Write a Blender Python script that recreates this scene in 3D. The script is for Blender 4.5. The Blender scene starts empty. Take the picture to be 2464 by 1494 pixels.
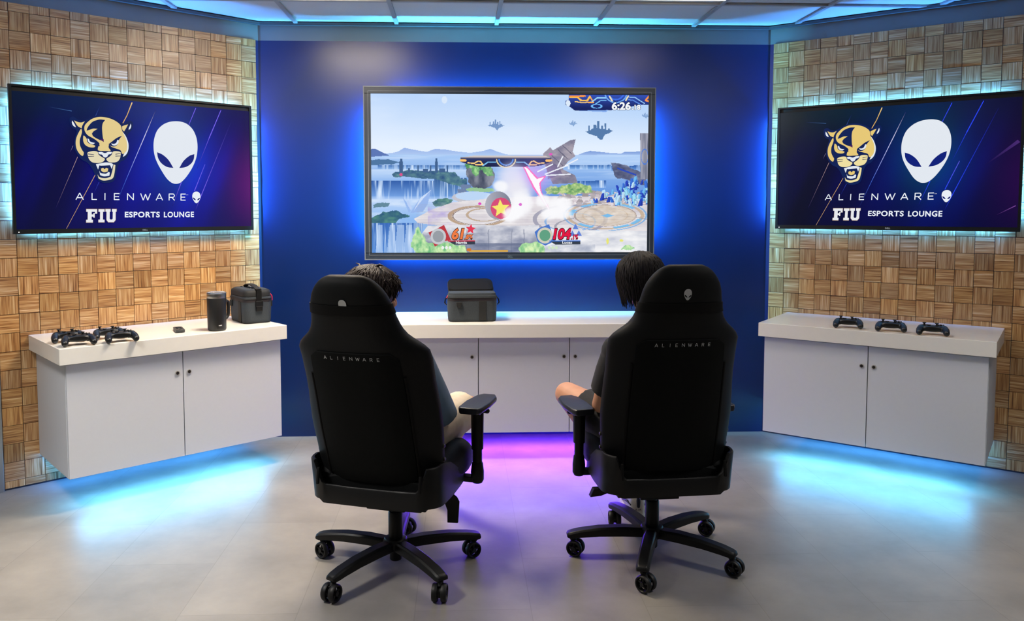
import bpy, bmesh, math, random
import numpy as np
from mathutils import Vector, Matrix
from mathutils.geometry import tessellate_polygon
random.seed(7)
C = bpy.context.scene.collection
PI = math.pi
S = bpy.context.scene

# ------------------------------------------------------------------ camera, world, exposure
def lin(c):
    c = c / 255.0
    return c / 12.92 if c <= 0.04045 else ((c + 0.055) / 1.055) ** 2.4
def rgb(r, g, b):
    return (lin(r), lin(g), lin(b), 1.0)

cam_d = bpy.data.cameras.new('camera')
cam = bpy.data.objects.new('camera', cam_d)
C.objects.link(cam)
yaw, pitch = 0.03907, -0.06295
fw = Vector((math.sin(yaw) * math.cos(pitch), math.cos(yaw) * math.cos(pitch), math.sin(pitch)))
rt = Vector((math.cos(yaw), -math.sin(yaw), 0))
up = rt.cross(fw)
mat = Matrix((rt, up, -fw)).transposed().to_4x4()
mat.translation = Vector((-0.35438, -4.9863, 1.42895))
cam.matrix_world = mat
cam_d.sensor_width = 36.0
cam_d.sensor_fit = 'HORIZONTAL'
cam_d.lens = 1914.65 / 2464 * 36
cam_d.shift_x = 0.0199
cam_d.shift_y = -0.04955
cam_d.clip_start = 0.05
S.camera = cam

w = bpy.data.worlds.new('world')
S.world = w
w.use_nodes = True
w.node_tree.nodes['Background'].inputs[0].default_value = (0.5, 0.55, 0.6, 1)
w.node_tree.nodes['Background'].inputs[1].default_value = 0.02

S.view_settings.view_transform = 'Standard'
S.view_settings.look = 'None'
S.view_settings.gamma = 1
S.view_settings.use_curve_mapping = False
S.view_settings.exposure = 0.0

LED = (0.075, 0.54, 1.0)           # cyan blue light strips behind the displays and under the side cabinets
TV_LED = (0.05, 0.31, 1.0)         # the side displays' strips, a little bluer
FLOOR_LED = (0.13, 0.56, 1.0)       # strips under the side cabinets
VIOLET = (0.13, 0.03, 1.0)          # violet strip under the middle cabinet
WARM = (1.0, 0.85, 0.67)
COOL = (1.0, 0.95, 0.89)
TV_LED_TOP, TV_LED_SIDE, TV_LED_BOTTOM = 20.0, 10.0, 9.0
CENTRE_LED = 62.0
CAB_LED, WALL_LED, VIOLET_LED = 9.5, 5.0, 46.0
# x, y, colour, power, beam angle
LAMPS = [(-1.05, -0.96, WARM, 32.0, 115), (0.79, -1.00, WARM, 8.0, 130), (-2.27, -2.69, COOL, 28.0, 100), (-0.43, -3.91, COOL, 1.5, 105), (2.01, -2.69, COOL, 12.0, 105), (1.40, -5.13, COOL, 2.0, 105), (-1.66, -5.13, COOL, 3.5, 105)]

# ------------------------------------------------------------------ materials
def material(name, col, rough=0.5, metal=0.0, spec=0.5, emit=None, strength=0.0, noise=0.0, nscale=40.0, bump=0.0, bscale=300.0, coat=0.0, sheen=0.0, alpha=1.0, trans=0.0):
    m = bpy.data.materials.new(name)
    m.use_nodes = True
    nt = m.node_tree
    b = nt.nodes['Principled BSDF']
    if len(col) == 3: col = (*col, 1)
    b.inputs['Base Color'].default_value = col
    b.inputs['Roughness'].default_value = rough
    b.inputs['Metallic'].default_value = metal
    b.inputs['Specular IOR Level'].default_value = spec
    b.inputs['Coat Weight'].default_value = coat
    b.inputs['Sheen Weight'].default_value = sheen
    b.inputs['Transmission Weight'].default_value = trans
    if emit:
        b.inputs['Emission Color'].default_value = (*emit[:3], 1)
        b.inputs['Emission Strength'].default_value = strength
    if noise or bump:
        tc = nt.nodes.new('ShaderNodeTexCoord')
    if noise:
        n = nt.nodes.new('ShaderNodeTexNoise'); n.inputs['Scale'].default_value = nscale; n.inputs['Detail'].default_value = 4
        nt.links.new(tc.outputs['Object'], n.inputs['Vector'])
        mr = nt.nodes.new('ShaderNodeMapRange')
        mr.inputs['From Min'].default_value = 0.3; mr.inputs['From Max'].default_value = 0.7
        mr.inputs['To Min'].default_value = 1 - noise; mr.inputs['To Max'].default_value = 1 + noise
        nt.links.new(n.outputs['Fac'], mr.inputs['Value'])
        mx = nt.nodes.new('ShaderNodeVectorMath'); mx.operation = 'SCALE'
        mx.inputs[0].default_value = col[:3]
        nt.links.new(mr.outputs['Result'], mx.inputs['Scale'])
        nt.links.new(mx.outputs[0], b.inputs['Base Color'])
    if bump:
        n2 = nt.nodes.new('ShaderNodeTexNoise'); n2.inputs['Scale'].default_value = bscale; n2.inputs['Detail'].default_value = 2
        nt.links.new(tc.outputs['Object'], n2.inputs['Vector'])
        bp = nt.nodes.new('ShaderNodeBump'); bp.inputs['Strength'].default_value = bump; bp.inputs['Distance'].default_value = 0.002
        nt.links.new(n2.outputs['Fac'], bp.inputs['Height'])
        nt.links.new(bp.outputs['Normal'], b.inputs['Normal'])
    return m

def wood_material():
    m = bpy.data.materials.new('strand_wood_tiles'); m.use_nodes = True
    nt = m.node_tree; N = nt.nodes; L = nt.links
    b = N['Principled BSDF']; b.inputs['Roughness'].default_value = 0.42; b.inputs['Specular IOR Level'].default_value = 0.5; b.inputs['Coat Weight'].default_value = 0.3; b.inputs['Coat Roughness'].default_value = 0.35
    uv = N.new('ShaderNodeUVMap'); uv.uv_map = 'UVMap'
    def noise(sx, sy, detail, dist=0.0):
        mp = N.new('ShaderNodeMapping'); mp.inputs['Scale'].default_value = (sx, sy, 1)
        L.new(uv.outputs['UV'], mp.inputs['Vector'])
        n = N.new('ShaderNodeTexNoise'); n.inputs['Scale'].default_value = 1; n.inputs['Detail'].default_value = detail; n.inputs['Distortion'].default_value = dist
        L.new(mp.outputs[0], n.inputs['Vector']); return n.outputs['Fac']
    a = noise(5, 130, 3, 0.15)
    c = noise(9, 420, 2)
    d = noise(3, 45, 1, 0.1)
    def mathn(op, x, y, z=None):
        n = N.new('ShaderNodeMath'); n.operation = op
        for i, v in enumerate((x, y, z)):
            if v is None: continue
            if isinstance(v, (int, float)): n.inputs[i].default_value = v
            else: L.new(v, n.inputs[i])
        return n.outputs[0]
    s = mathn('ADD', mathn('MULTIPLY', a, 0.5), mathn('ADD', mathn('MULTIPLY', c, 0.25), mathn('MULTIPLY', d, 0.25)))
    cr = N.new('ShaderNodeValToRGB')
    e = cr.color_ramp.elements
    e[0].position = 0.36; e[0].color = rgb(108, 66, 32)
    e[1].position = 0.66; e[1].color = rgb(230, 203, 162)
    for p, col in ((0.45, rgb(164, 114, 64)), (0.52, rgb(190, 145, 92)), (0.58, rgb(207, 168, 118))):
        k = e.new(p); k.color = col
    L.new(s, cr.inputs['Fac'])
    at = N.new('ShaderNodeAttribute'); at.attribute_name = 'tone'
    mx = N.new('ShaderNodeMix'); mx.data_type = 'RGBA'; mx.blend_type = 'MULTIPLY'; mx.inputs[0].default_value = 1
    L.new(cr.outputs['Color'], mx.inputs[6]); L.new(at.outputs['Color'], mx.inputs[7])
    L.new(mx.outputs[2], b.inputs['Base Color'])
    bp = N.new('ShaderNodeBump'); bp.inputs['Strength'].default_value = 0.25; bp.inputs['Distance'].default_value = 0.001
    L.new(s, bp.inputs['Height']); L.new(bp.outputs['Normal'], b.inputs['Normal'])
    return m

def floor_material():
    m = bpy.data.materials.new('concrete_look_tiles'); m.use_nodes = True
    nt = m.node_tree; N = nt.nodes; L = nt.links
    b = N['Principled BSDF']; b.inputs['Roughness'].default_value = 0.42
    tc = N.new('ShaderNodeTexCoord')
    mp = N.new('ShaderNodeMapping'); mp.inputs['Rotation'].default_value = (0, 0, PI / 2); mp.inputs['Location'].default_value = (1.51, 0.52, 0)
    L.new(tc.outputs['Object'], mp.inputs['Vector'])
    br = N.new('ShaderNodeTexBrick'); br.offset = 0.5
    br.inputs['Scale'].default_value = 1; br.inputs['Brick Width'].default_value = 0.83; br.inputs['Row Height'].default_value = 0.415
    br.inputs['Mortar Size'].default_value = 0.0016; br.inputs['Mortar Smooth'].default_value = 0.2; br.inputs['Bias'].default_value = 0
    br.inputs['Color1'].default_value = (0.94, 0.94, 0.94, 1); br.inputs['Color2'].default_value = (1.05, 1.05, 1.05, 1); br.inputs['Mortar'].default_value = (0.80, 0.80, 0.80, 1)
    L.new(mp.outputs[0], br.inputs['Vector'])
    n = N.new('ShaderNodeTexNoise'); n.inputs['Scale'].default_value = 2.6; n.inputs['Detail'].default_value = 7; n.inputs['Roughness'].default_value = 0.62
    L.new(tc.outputs['Object'], n.inputs['Vector'])
    cr = N.new('ShaderNodeValToRGB'); e = cr.color_ramp.elements
    e[0].position = 0.3; e[0].color = rgb(118, 114, 109); e[1].position = 0.72; e[1].color = rgb(146, 141, 134)
    L.new(n.outputs['Fac'], cr.inputs['Fac'])
    mx = N.new('ShaderNodeMix'); mx.data_type = 'RGBA'; mx.blend_type = 'MULTIPLY'; mx.inputs[0].default_value = 1
    L.new(cr.outputs['Color'], mx.inputs[6]); L.new(br.outputs['Color'], mx.inputs[7])
    L.new(mx.outputs[2], b.inputs['Base Color'])
    return m

def attr_emission(name):
    """Display picture: the colour stored on the mesh is what the panel gives off."""
    m = bpy.data.materials.new(name); m.use_nodes = True
    nt = m.node_tree; b = nt.nodes['Principled BSDF']
    b.inputs['Base Color'].default_value = (0.006, 0.006, 0.008, 1); b.inputs['Roughness'].default_value = 0.2; b.inputs['Specular IOR Level'].default_value = 0.2
    at = nt.nodes.new('ShaderNodeAttribute'); at.attribute_name = 'Col'
    nt.links.new(at.outputs['Color'], b.inputs['Emission Color']); b.inputs['Emission Strength'].default_value = 1.0
    return m

MT = dict(
    wood=wood_material(), floor=floor_material(), picture=attr_emission('display_picture'),
    blue=material('blue_satin_paint', rgb(1, 33, 86), 0.32, spec=0.55, noise=0.03, nscale=6, bump=0.06, bscale=900),
    grey_paint=material('grey_wall_paint', rgb(112, 116, 116), 0.7, noise=0.02, nscale=5),
    tile=material('ceiling_tile', rgb(188, 192, 194), 0.9, noise=0.05, nscale=220, bump=0.2, bscale=250),
    grid=material('ceiling_grid_metal', rgb(150, 152, 154), 0.5),
    angle=material('ceiling_edge_metal', rgb(70, 74, 78), 0.6),
    base=material('dark_base_strip', rgb(60, 66, 78), 0.5),
    alu=material('brushed_aluminium', rgb(170, 174, 176), 0.35, metal=0.8),
    white_top=material('white_gloss_worktop', rgb(228, 227, 221), 0.16, spec=0.5, noise=0.01, nscale=30),
    white=material('white_laminate', rgb(202, 206, 213), 0.45, noise=0.008, nscale=60),
    gap=material('dark_gap', rgb(30, 32, 40), 0.7),
    steel=material('steel', rgb(150, 148, 145), 0.3, metal=1.0),
    dark_steel=material('dark_steel', rgb(70, 68, 66), 0.35, metal=0.9),
    lock_ring=material('lock_ring', rgb(165, 163, 160), 0.4, metal=0.0),
    bezel=material('black_bezel', rgb(20, 24, 28), 0.35, bump=0.05),
    frame_grey=material('slate_bezel', rgb(42, 54, 70), 0.4, bump=0.05),
    bezel_edge=material('grey_bezel_edge', rgb(112, 120, 130), 0.4, metal=0.0),
    tvback=material('display_back', rgb(16, 17, 19), 0.6),
    led=material('light_strip_cover', (0.02, 0.05, 0.06), 0.5, emit=LED, strength=1.2),
    vled=material('violet_strip_cover', (0.04, 0.02, 0.06), 0.5, emit=VIOLET, strength=1.2),
    fabric=material('charcoal_leatherette', rgb(12, 14, 16), 0.6, spec=0.22, noise=0.12, nscale=300, bump=0.15, bscale=500),
    fabric_panel=material('black_weave_panel', rgb(10, 12, 13), 0.8, spec=0.15, noise=0.2, nscale=700, bump=0.2, bscale=700),
    plastic=material('black_plastic', rgb(14, 15, 17), 0.45, spec=0.3, bump=0.05, bscale=600),
    rubber=material('dark_rubber', rgb(15, 15, 17), 0.5, spec=0.4),
    pad=material('armrest_polymer', rgb(21, 24, 34), 0.38, spec=0.5),
    strap=material('black_strap', rgb(11, 11, 12), 0.8, spec=0.2),
    letter=material('light_grey_print', rgb(196, 198, 198), 0.6),
    white_print=material('white_print', rgb(225, 225, 225), 0.6),
    skin_a=material('skin', rgb(196, 142, 112), 0.5, noise=0.05, nscale=30),
    hair_b=material('black_hair', rgb(24, 20, 24), 0.62, spec=0.25, noise=0.3, nscale=90),
    hair_a=material('dark_brown_hair', rgb(38, 25, 24), 0.58, spec=0.3, noise=0.3, nscale=90),
    blue_tee=material('blue_grey_cotton', rgb(92, 116, 140), 0.85, sheen=0.2, noise=0.05, nscale=25, bump=0.2, bscale=40),
    black_tee=material('black_cotton', rgb(20, 20, 24), 0.85, sheen=0.1, noise=0.08, nscale=25, bump=0.2, bscale=40),
    khaki=material('khaki_cotton', rgb(206, 192, 172), 0.85, noise=0.06, nscale=30, bump=0.3, bscale=45),
    shoe=material('white_shoe_leather', rgb(222, 218, 212), 0.5, noise=0.03, nscale=60),
    sole=material('shoe_sole', rgb(205, 200, 192), 0.6),
    sock=material('white_sock', rgb(220, 220, 220), 0.9),
    navy=material('navy_trim', rgb(24, 30, 50), 0.6),
    bag=material('heather_grey_canvas', rgb(46, 53, 60), 0.85, noise=0.25, nscale=420, bump=0.3, bscale=400),
    bag_dark=material('bag_black_fabric', rgb(14, 16, 19), 0.75, bump=0.2, bscale=400),
    bag_trim=material('bag_zip_tape', rgb(32, 25, 31), 0.7),
    red=material('red_zip_pull', rgb(200, 20, 60), 0.5),
    mug=material('black_powder_coat', rgb(18, 18, 20), 0.5, bump=0.1, bscale=900),
    clear=material('clear_smoked_lid', rgb(205, 215, 228), 0.08, trans=0.85, spec=0.5),
    remote=material('dark_grey_plastic', rgb(48, 52, 55), 0.5),
    pad_body=material('matte_black_controller', rgb(17, 18, 20), 0.36, spec=0.5, bump=0.05, bscale=900),
    eye=material('eye_white', rgb(230, 228, 224), 0.2),
    iris=material('eye_iris', rgb(40, 26, 18), 0.2),
    lip=material('lip', rgb(170, 96, 84), 0.5),
)

# ------------------------------------------------------------------ mesh helpers
class MB:
    def __init__(self): self.bm = bmesh.new()
    def box(self, c, s, rz=0.0, rx=0.0):
        r = Matrix.Rotation(rz, 3, 'Z') @ Matrix.Rotation(rx, 3, 'X')
        vs = []
        for x in (-.5, .5):
            for y in (-.5, .5):
                for z in (-.5, .5):
                    vs.append(self.bm.verts.new(Vector(c) + r @ Vector((x * s[0], y * s[1], z * s[2]))))
        for f in ((0, 1, 3, 2), (4, 6, 7, 5), (0, 4, 5, 1), (2, 3, 7, 6), (0, 2, 6, 4), (1, 5, 7, 3)):
            self.bm.faces.new([vs[i] for i in f])
        return self
    def loft(self, rings, cap=True, closed=True):
        rv = [[self.bm.verts.new(p) for p in r] for r in rings]
        n = len(rv[0])
        for a, b in zip(rv, rv[1:]):
            for i in range(n if closed else n - 1):
                j = (i + 1) % n
                self.bm.faces.new((a[i], a[j], b[j], b[i]))
        if cap:
            self.bm.faces.new(list(reversed(rv[0]))); self.bm.faces.new(rv[-1])
        return self
    def tube(self, pts, radii, n=12, round_=False, flat=1.0, ref=None):
        pts = [Vector(p) for p in pts]
        if not isinstance(radii, (list, tuple)): radii = [radii] * len(pts)
        radii = list(radii)
        if round_:
            d0 = (pts[0] - pts[1]).normalized(); d1 = (pts[-1] - pts[-2]).normalized()
            a = [(pts[0] + d0 * radii[0] * math.sin(t), radii[0] * math.cos(t)) for t in (1.45, 1.1, 0.75, 0.38)]
            b = [(pts[-1] + d1 * radii[-1] * math.sin(t), radii[-1] * math.cos(t)) for t in (0.38, 0.75, 1.1, 1.45)]
            pts = [x for x, _ in a] + pts + [x for x, _ in b]; radii = [r for _, r in a] + radii + [r for _, r in b]
        rings = []; u = None
        for i, p in enumerate(pts):
            d = (pts[min(i + 1, len(pts) - 1)] - pts[max(i - 1, 0)]).normalized()
            if u is None:
                r0 = Vector(ref) if ref else (Vector((0, 0, 1)) if abs(d.z) < 0.9 else Vector((1, 0, 0)))
                u = (r0 - d * r0.dot(d)).normalized()
            else: u = (u - d * u.dot(d)).normalized()
            v = d.cross(u)
            rings.append([p + (u * math.cos(2 * PI * k / n) * flat + v * math.sin(2 * PI * k / n)) * radii[i] for k in range(n)])
        return self.loft(rings)
    def cyl(self, p0, p1, r0, r1=None, n=24):
        return self.tube([p0, p1], [r0, r0 if r1 is None else r1], n)
    def lathe(self, prof, c=(0, 0, 0), axis='Z', n=32, cap=True):
        rings = []
        for r, h in prof:
            ring = []
            for k in range(n):
                a = 2 * PI * k / n
                x, y = r * math.cos(a), r * math.sin(a)
                p = {'Z': (x, y, h), 'X': (h, x, y), 'Y': (y, h, x)}[axis]
                ring.append(Vector(c) + Vector(p))
            rings.append(ring)
        return self.loft(rings, cap=cap)
    def ell(self, c, r, rot=None, n=20, m=12):
        rings = []
        R = rot or Matrix.Identity(3)
        for i in range(1, m):
            t = PI * i / m
            rings.append([Vector(c) + R @ Vector((r[0] * math.sin(t) * math.cos(2 * PI * k / n), r[1] * math.sin(t) * math.sin(2 * PI * k / n), -r[2] * math.cos(t))) for k in range(n)])
        return self.loft(rings)
    def prism(self, poly, a, b, f):
        """polygon extruded from a to b; f(u, v, w) gives the point"""
        return self.loft([[f(u, v, a) for u, v in poly], [f(u, v, b) for u, v in poly]])
    def build(self, name, m, parent=None, smooth=35, bev=0.0, seg=2, loc=None):
        bmesh.ops.recalc_face_normals(self.bm, faces=self.bm.faces)
        me = bpy.data.meshes.new(name); self.bm.to_mesh(me); self.bm.free()
        me.materials.append(m)
        o = bpy.data.objects.new(name, me); C.objects.link(o)
        if smooth:
            for p in me.polygons: p.use_smooth = True
            me.set_sharp_from_angle(angle=math.radians(smooth))
        if bev:
            md = o.modifiers.new('bevel', 'BEVEL'); md.width = bev; md.segments = seg; md.limit_method = 'ANGLE'; md.angle_limit = math.radians(40); md.harden_normals = False
        if parent: o.parent = parent
        if loc: o.location = loc
        return o

def tag(o, label=None, cat=None, group=None, kind=None):
    if label: o['label'] = label
    if cat: o['category'] = cat
    if group: o['group'] = group
    if kind: o['kind'] = kind
    return o
def thing(name, label, cat, loc=(0, 0, 0), rz=0.0, group=None):
    o = bpy.data.objects.new(name, None); C.objects.link(o)
    o.location = loc; o.rotation_euler = (0, 0, rz); o.empty_display_size = 0.1
    return tag(o, label, cat, group)
def struct(o): o['kind'] = 'structure'; return o
def copy_tree(o, parent=None):
    c = o.copy(); C.objects.link(c)
    if parent: c.parent = parent
    for ch in list(o.children): copy_tree(ch, c)
    return c
def sq(w_, d_, e, n=40, cx=0.0, cy=0.0):
    """superellipse outline"""
    out = []
    for k in range(n):
        t = 2 * PI * k / n; c, s = math.cos(t), math.sin(t)
        out.append((cx + w_ * math.copysign(abs(c) ** (2 / e), c), cy + d_ * math.copysign(abs(s) ** (2 / e), s)))
    return out
def area(name, loc, direction, sx, sy, col, power, spread=180, ref=(0, 0, 1), parent=None):
    d = bpy.data.lights.new(name, 'AREA'); d.shape = 'RECTANGLE'; d.size = sx; d.size_y = sy; d.color = col; d.energy = power; d.spread = math.radians(spread)
    o = bpy.data.objects.new(name, d); C.objects.link(o)
    z = -Vector(direction).normalized(); x = Vector(ref); x = (x - z * x.dot(z)).normalized(); y = z.cross(x)
    m4 = Matrix((x, y, z)).transposed().to_4x4(); m4.translation = Vector(loc)
    o.matrix_world = m4
    if parent: o.parent = parent; o.matrix_parent_inverse = Matrix.Identity(4); o.matrix_basis = m4
    return o

_text = {}
def text_mesh(s, bold=0.0, spacing=1.0, shear=0.0):
    """outline letters as triangles, cap height 1, starting at x = 0"""
    key = (s, bold, spacing, shear)
    if key in _text: return _text[key]
    cu = bpy.data.curves.new('t', 'FONT'); cu.body = s; cu.offset = bold; cu.space_character = spacing; cu.shear = shear; cu.fill_mode = 'FRONT'; cu.resolution_u = 4
    o = bpy.data.objects.new('t', cu); C.objects.link(o)
    bpy.context.view_layer.update()
    me = o.evaluated_get(bpy.context.evaluated_depsgraph_get()).to_mesh()
    vs = [(v.co.x, v.co.y) for v in me.vertices]; fs = [tuple(p.vertices) for p in me.polygons]
    o.to_mesh_clear(); bpy.data.objects.remove(o); bpy.data.curves.remove(cu)
    ref = bpy.data.curves.new('t', 'FONT'); ref.body = 'H'; o = bpy.data.objects.new('t', ref); C.objects.link(o); bpy.context.view_layer.update()
    me = o.evaluated_get(bpy.context.evaluated_depsgraph_get()).to_mesh(); cap = max(v.co.y for v in me.vertices)
    o.to_mesh_clear(); bpy.data.objects.remove(o); bpy.data.curves.remove(ref)
    x0 = min(v[0] for v in vs); vs = [((x - x0) / cap, y / cap) for x, y in vs]
    _text[key] = (vs, fs, max(v[0] for v in vs))
    return _text[key]

# ------------------------------------------------------------------ the room
XC, AL, AR = 1.569, 0.7012, 0.6654
ZTOP, ZCEIL = 2.459, 2.562
SIDE = {}
for nm, sg, a in (('left', -1, AL), ('right', 1, AR)):
    SIDE[nm] = (Vector((sg * XC, 0, 0)), Vector((sg * math.cos(a), -math.sin(a), 0)), Vector((-sg * math.sin(a), -math.cos(a), 0)), -sg * a)
def wp(side, s, n, z):
    o, t, nn, _ = SIDE[side]
    return o + t * s + nn * n + Vector((0, 0, z))

struct(MB().box((0, -3.2, -0.05), (7.2, 7.4, 0.1)).build('floor', MT['floor'], smooth=0))
struct(MB().box((0, -3.2, ZCEIL + 0.06), (7.2, 7.4, 0.1)).build('ceiling', MT['tile'], smooth=0))
struct(MB().box((0, 0.06, ZTOP / 2), (3.5, 0.12, ZTOP)).build('wall_back', MT['blue'], smooth=0))
struct(MB().box((0, 0.06, (ZTOP + 2.64) / 2), (3.5, 0.12, 2.64 - ZTOP)).build('wall_back_upper', MT['grey_paint'], smooth=0))
struct(MB().box((0, -6.75, 1.3), (6.6, 0.1, 2.7)).build('wall_rear', MT['grey_paint'], smooth=0))
LEN = {'left': 1.452, 'right': 1.535}
for nm in ('left', 'right'):
    b = MB()
    q = [wp(nm, -0.1, -0.012, 0), wp(nm, LEN[nm] + 0.03, -0.012, 0), wp(nm, LEN[nm] + 0.03, -0.12, 0), wp(nm, -0.1, -0.12, 0)]
    b.loft([q, [p + Vector((0, 0, ZTOP)) for p in q]])
    struct(b.build('wall_' + nm, MT['blue'], smooth=0))
    struct(MB().loft([[p + Vector((0, 0, ZTOP)) for p in q], [p + Vector((0, 0, 2.64)) for p in q]]).build('wall_%s_upper' % nm, MT['grey_paint'], smooth=0))
    e = wp(nm, LEN[nm] + 0.02, 0, 0)
    sx = -1 if nm == 'left' else 1
    struct(MB().box((e.x + sx * 0.05, (e.y - 6.75) / 2 + 0.03, 1.32), (0.1, 6.75 + e.y + 0.06, 2.64)).build('wall_far_' + nm, MT['grey_paint'], smooth=0))
    # small dark recess strip where the cladding stops short of the floor
    b = MB(); q = [wp(nm, 0.03, 0.0, 0), wp(nm, LEN[nm] - 0.005, 0.0, 0), wp(nm, LEN[nm] - 0.005, -0.012, 0), wp(nm, 0.03, -0.012, 0)]
    b.loft([[p + Vector((0, 0, 0.0005)) - SIDE[nm][2] * 0.006 for p in q], [p + Vector((0, 0, 0.009)) - SIDE[nm][2] * 0.006 for p in q]])
    struct(b.build('baseboard_' + nm, MT['base'], smooth=0))

def cladding(side, cols, s0, ts, z0, tz):
    """wall of square end-grain tiles, alternately upright and level grain; one surface"""
    rnd = random.Random(3 if side == 'left' else 11)
    verts, faces, uvs, tones = [], [], [], []
    edges = [0.009] + [z0 + tz * k for k in range(26)] + [ZTOP]
    nn = SIDE[side][2]
    for i in range(cols):
        for k in range(-1, 26):
            za, zb = edges[k + 1], edges[k + 2]
            sa, sb = s0 + ts * i, s0 + ts * (i + 1)
            g = 0.0013; d = -rnd.random() * 0.0022
            horiz = (k + i) % 2 == 0
            c = [(sa + g, za + g), (sb - g, za + g), (sb - g, zb - g), (sa + g, zb - g)]
            base = len(verts)
            for s_, z_ in c: verts.append(wp(side, s_, d, z_))
            for s_, z_ in c: verts.append(wp(side, s_, -0.0115, z_))
            fl = [(0, 1, 2, 3), (0, 4, 5, 1), (1, 5, 6, 2), (2, 6, 7, 3), (3, 7, 4, 0)]
            ou, ov = rnd.random() * 40, rnd.random() * 40
            r = rnd.gauss(0.90, 0.12); r = min(max(r, 0.6), 1.15); hue = rnd.gauss(0, 0.035)
            for f in fl:
                faces.append([base + x for x in f])
                for x in f:
                    s_, z_ = c[x % 4]
                    uvs.append((s_ + ou, z_ + ov) if horiz else (z_ + ou, s_ + ov))
                    tones.append((r * (1 + hue * 0.5), r, r * (1 - hue * 2), 1))
    me = bpy.data.meshes.new('cladding'); me.from_pydata([tuple(v) for v in verts], [], faces)
    ul = me.uv_layers.new(name='UVMap'); ul.data.foreach_set('uv', np.array(uvs, np.float32).ravel())
    ca = me.color_attributes.new('tone', 'FLOAT_COLOR', 'CORNER'); ca.data.foreach_set('color', np.array(tones, np.float32).ravel())
    me.materials.append(MT['wood'])
    bm = bmesh.new(); bm.from_mesh(me); bmesh.ops.recalc_face_normals(bm, faces=bm.faces); bm.to_mesh(me); bm.free()
    o = bpy.data.objects.new('wall_%s_cladding' % side, me); C.objects.link(o); struct(o)
cladding('left', 15, 0.0346, 0.0939, 0.0461, 0.0948)
cladding('right', 16, 0.0383, 0.0930, 0.0691, 0.0932)

# aluminium post at the outer end of the left cladding
b = MB(); pr = [(1.4455, 0.012), (1.475, 0.012), (1.475, -0.05), (1.4455, -0.05)]
b.loft([[wp('left', s_, n_, 0.0) for s_, n_ in pr], [wp('left', s_, n_, ZTOP) for s_, n_ in pr]])
struct(b.build('trim_1', MT['alu'], smooth=0, bev=0.002))

# ceiling: tee bars and the edge angle along the three walls
b = MB()
for k in range(-5, 6):
    x = -0.13 + 0.6115 * k
    b.box((x, -3.3, ZCEIL + 0.002), (0.024, 6.7, 0.010))
for k in range(0, 11):
    b.box((0, -0.545 - 0.6115 * k, ZCEIL + 0.0022), (6.0, 0.024, 0.0096))
struct(b.build('ceiling_grid', MT['grid'], smooth=0))
b = MB().box((0, -0.011, ZCEIL - 0.004), (3.14, 0.022, 0.016))
for nm in ('left', 'right'):
    q = [wp(nm, 0.0, -0.012, 0), wp(nm, LEN[nm], -0.012, 0), wp(nm, LEN[nm], 0.016, 0), wp(nm, 0.0, 0.016, 0)]
    b.loft([[p + Vector((0, 0, ZCEIL - 0.012)) for p in q], [p + Vector((0, 0, ZCEIL + 0.0035)) for p in q]])
struct(b.build('ceiling_edge_trim', MT['angle'], smooth=0))

# recessed lamps in the ceiling grid
for i, (x, y, col, power, beam) in enumerate(LAMPS):
    where = ['above the wood wall beside the blue wall, the brightest one', 'on the other side of the middle display', 'behind the players on the side of the mug and four gamepads', 'behind the players near the middle of the room', 'behind the players on the side of the row of three gamepads', 'at the far rear corner, the dimmest one', 'at the rear corner opposite'][i]
    t = thing('ceiling_light', 'square recessed ceiling lamp ' + where, 'ceiling light', (x, y, ZCEIL - 0.004), 0, 'square lamps in the ceiling grid')
    fr = MB()
    for dx, dy, sx_, sy_ in ((0, .285, .59, .02), (0, -.285, .59, .02), (.285, 0, .02, .55), (-.285, 0, .02, .55)): fr.box((dx, dy, -0.004), (sx_, sy_, 0.014))
    fr.build('lamp_frame', MT['grid'], t, smooth=0)
    em = material('lamp_diffuser', (0.8, 0.8, 0.8), 0.5, emit=col, strength=power * 0.85)
    MB().box((0, 0, -0.012), (0.52, 0.52, 0.024)).build('diffuser', em, t, smooth=0)
    if beam < 180: area('lamp_light', (0, 0, -0.028), (0, 0, -1), 0.5, 0.5, col, power, beam, (1, 0, 0), t)

# ------------------------------------------------------------------ pictures on the displays
def homography(src, dst):
    A, B = [], []
    for (x, y), (u, v) in zip(src, dst):
        A.append([x, y, 1, 0, 0, 0, -u * x, -u * y]); B.append(u)
        A.append([0, 0, 0, x, y, 1, -v * x, -v * y]); B.append(v)
    h = np.linalg.solve(np.array(A, float), np.array(B, float))
    H = np.append(h, 1).reshape(3, 3)
    def f(x, y):
        a, b_, c = H @ np.array([x, y, 1.0]); return a / c, b_ / c
    f.inv = np.linalg.inv(H)
    return f
UNIT = [(0, 1), (1, 1), (1, 0), (0, 0)]

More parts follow.
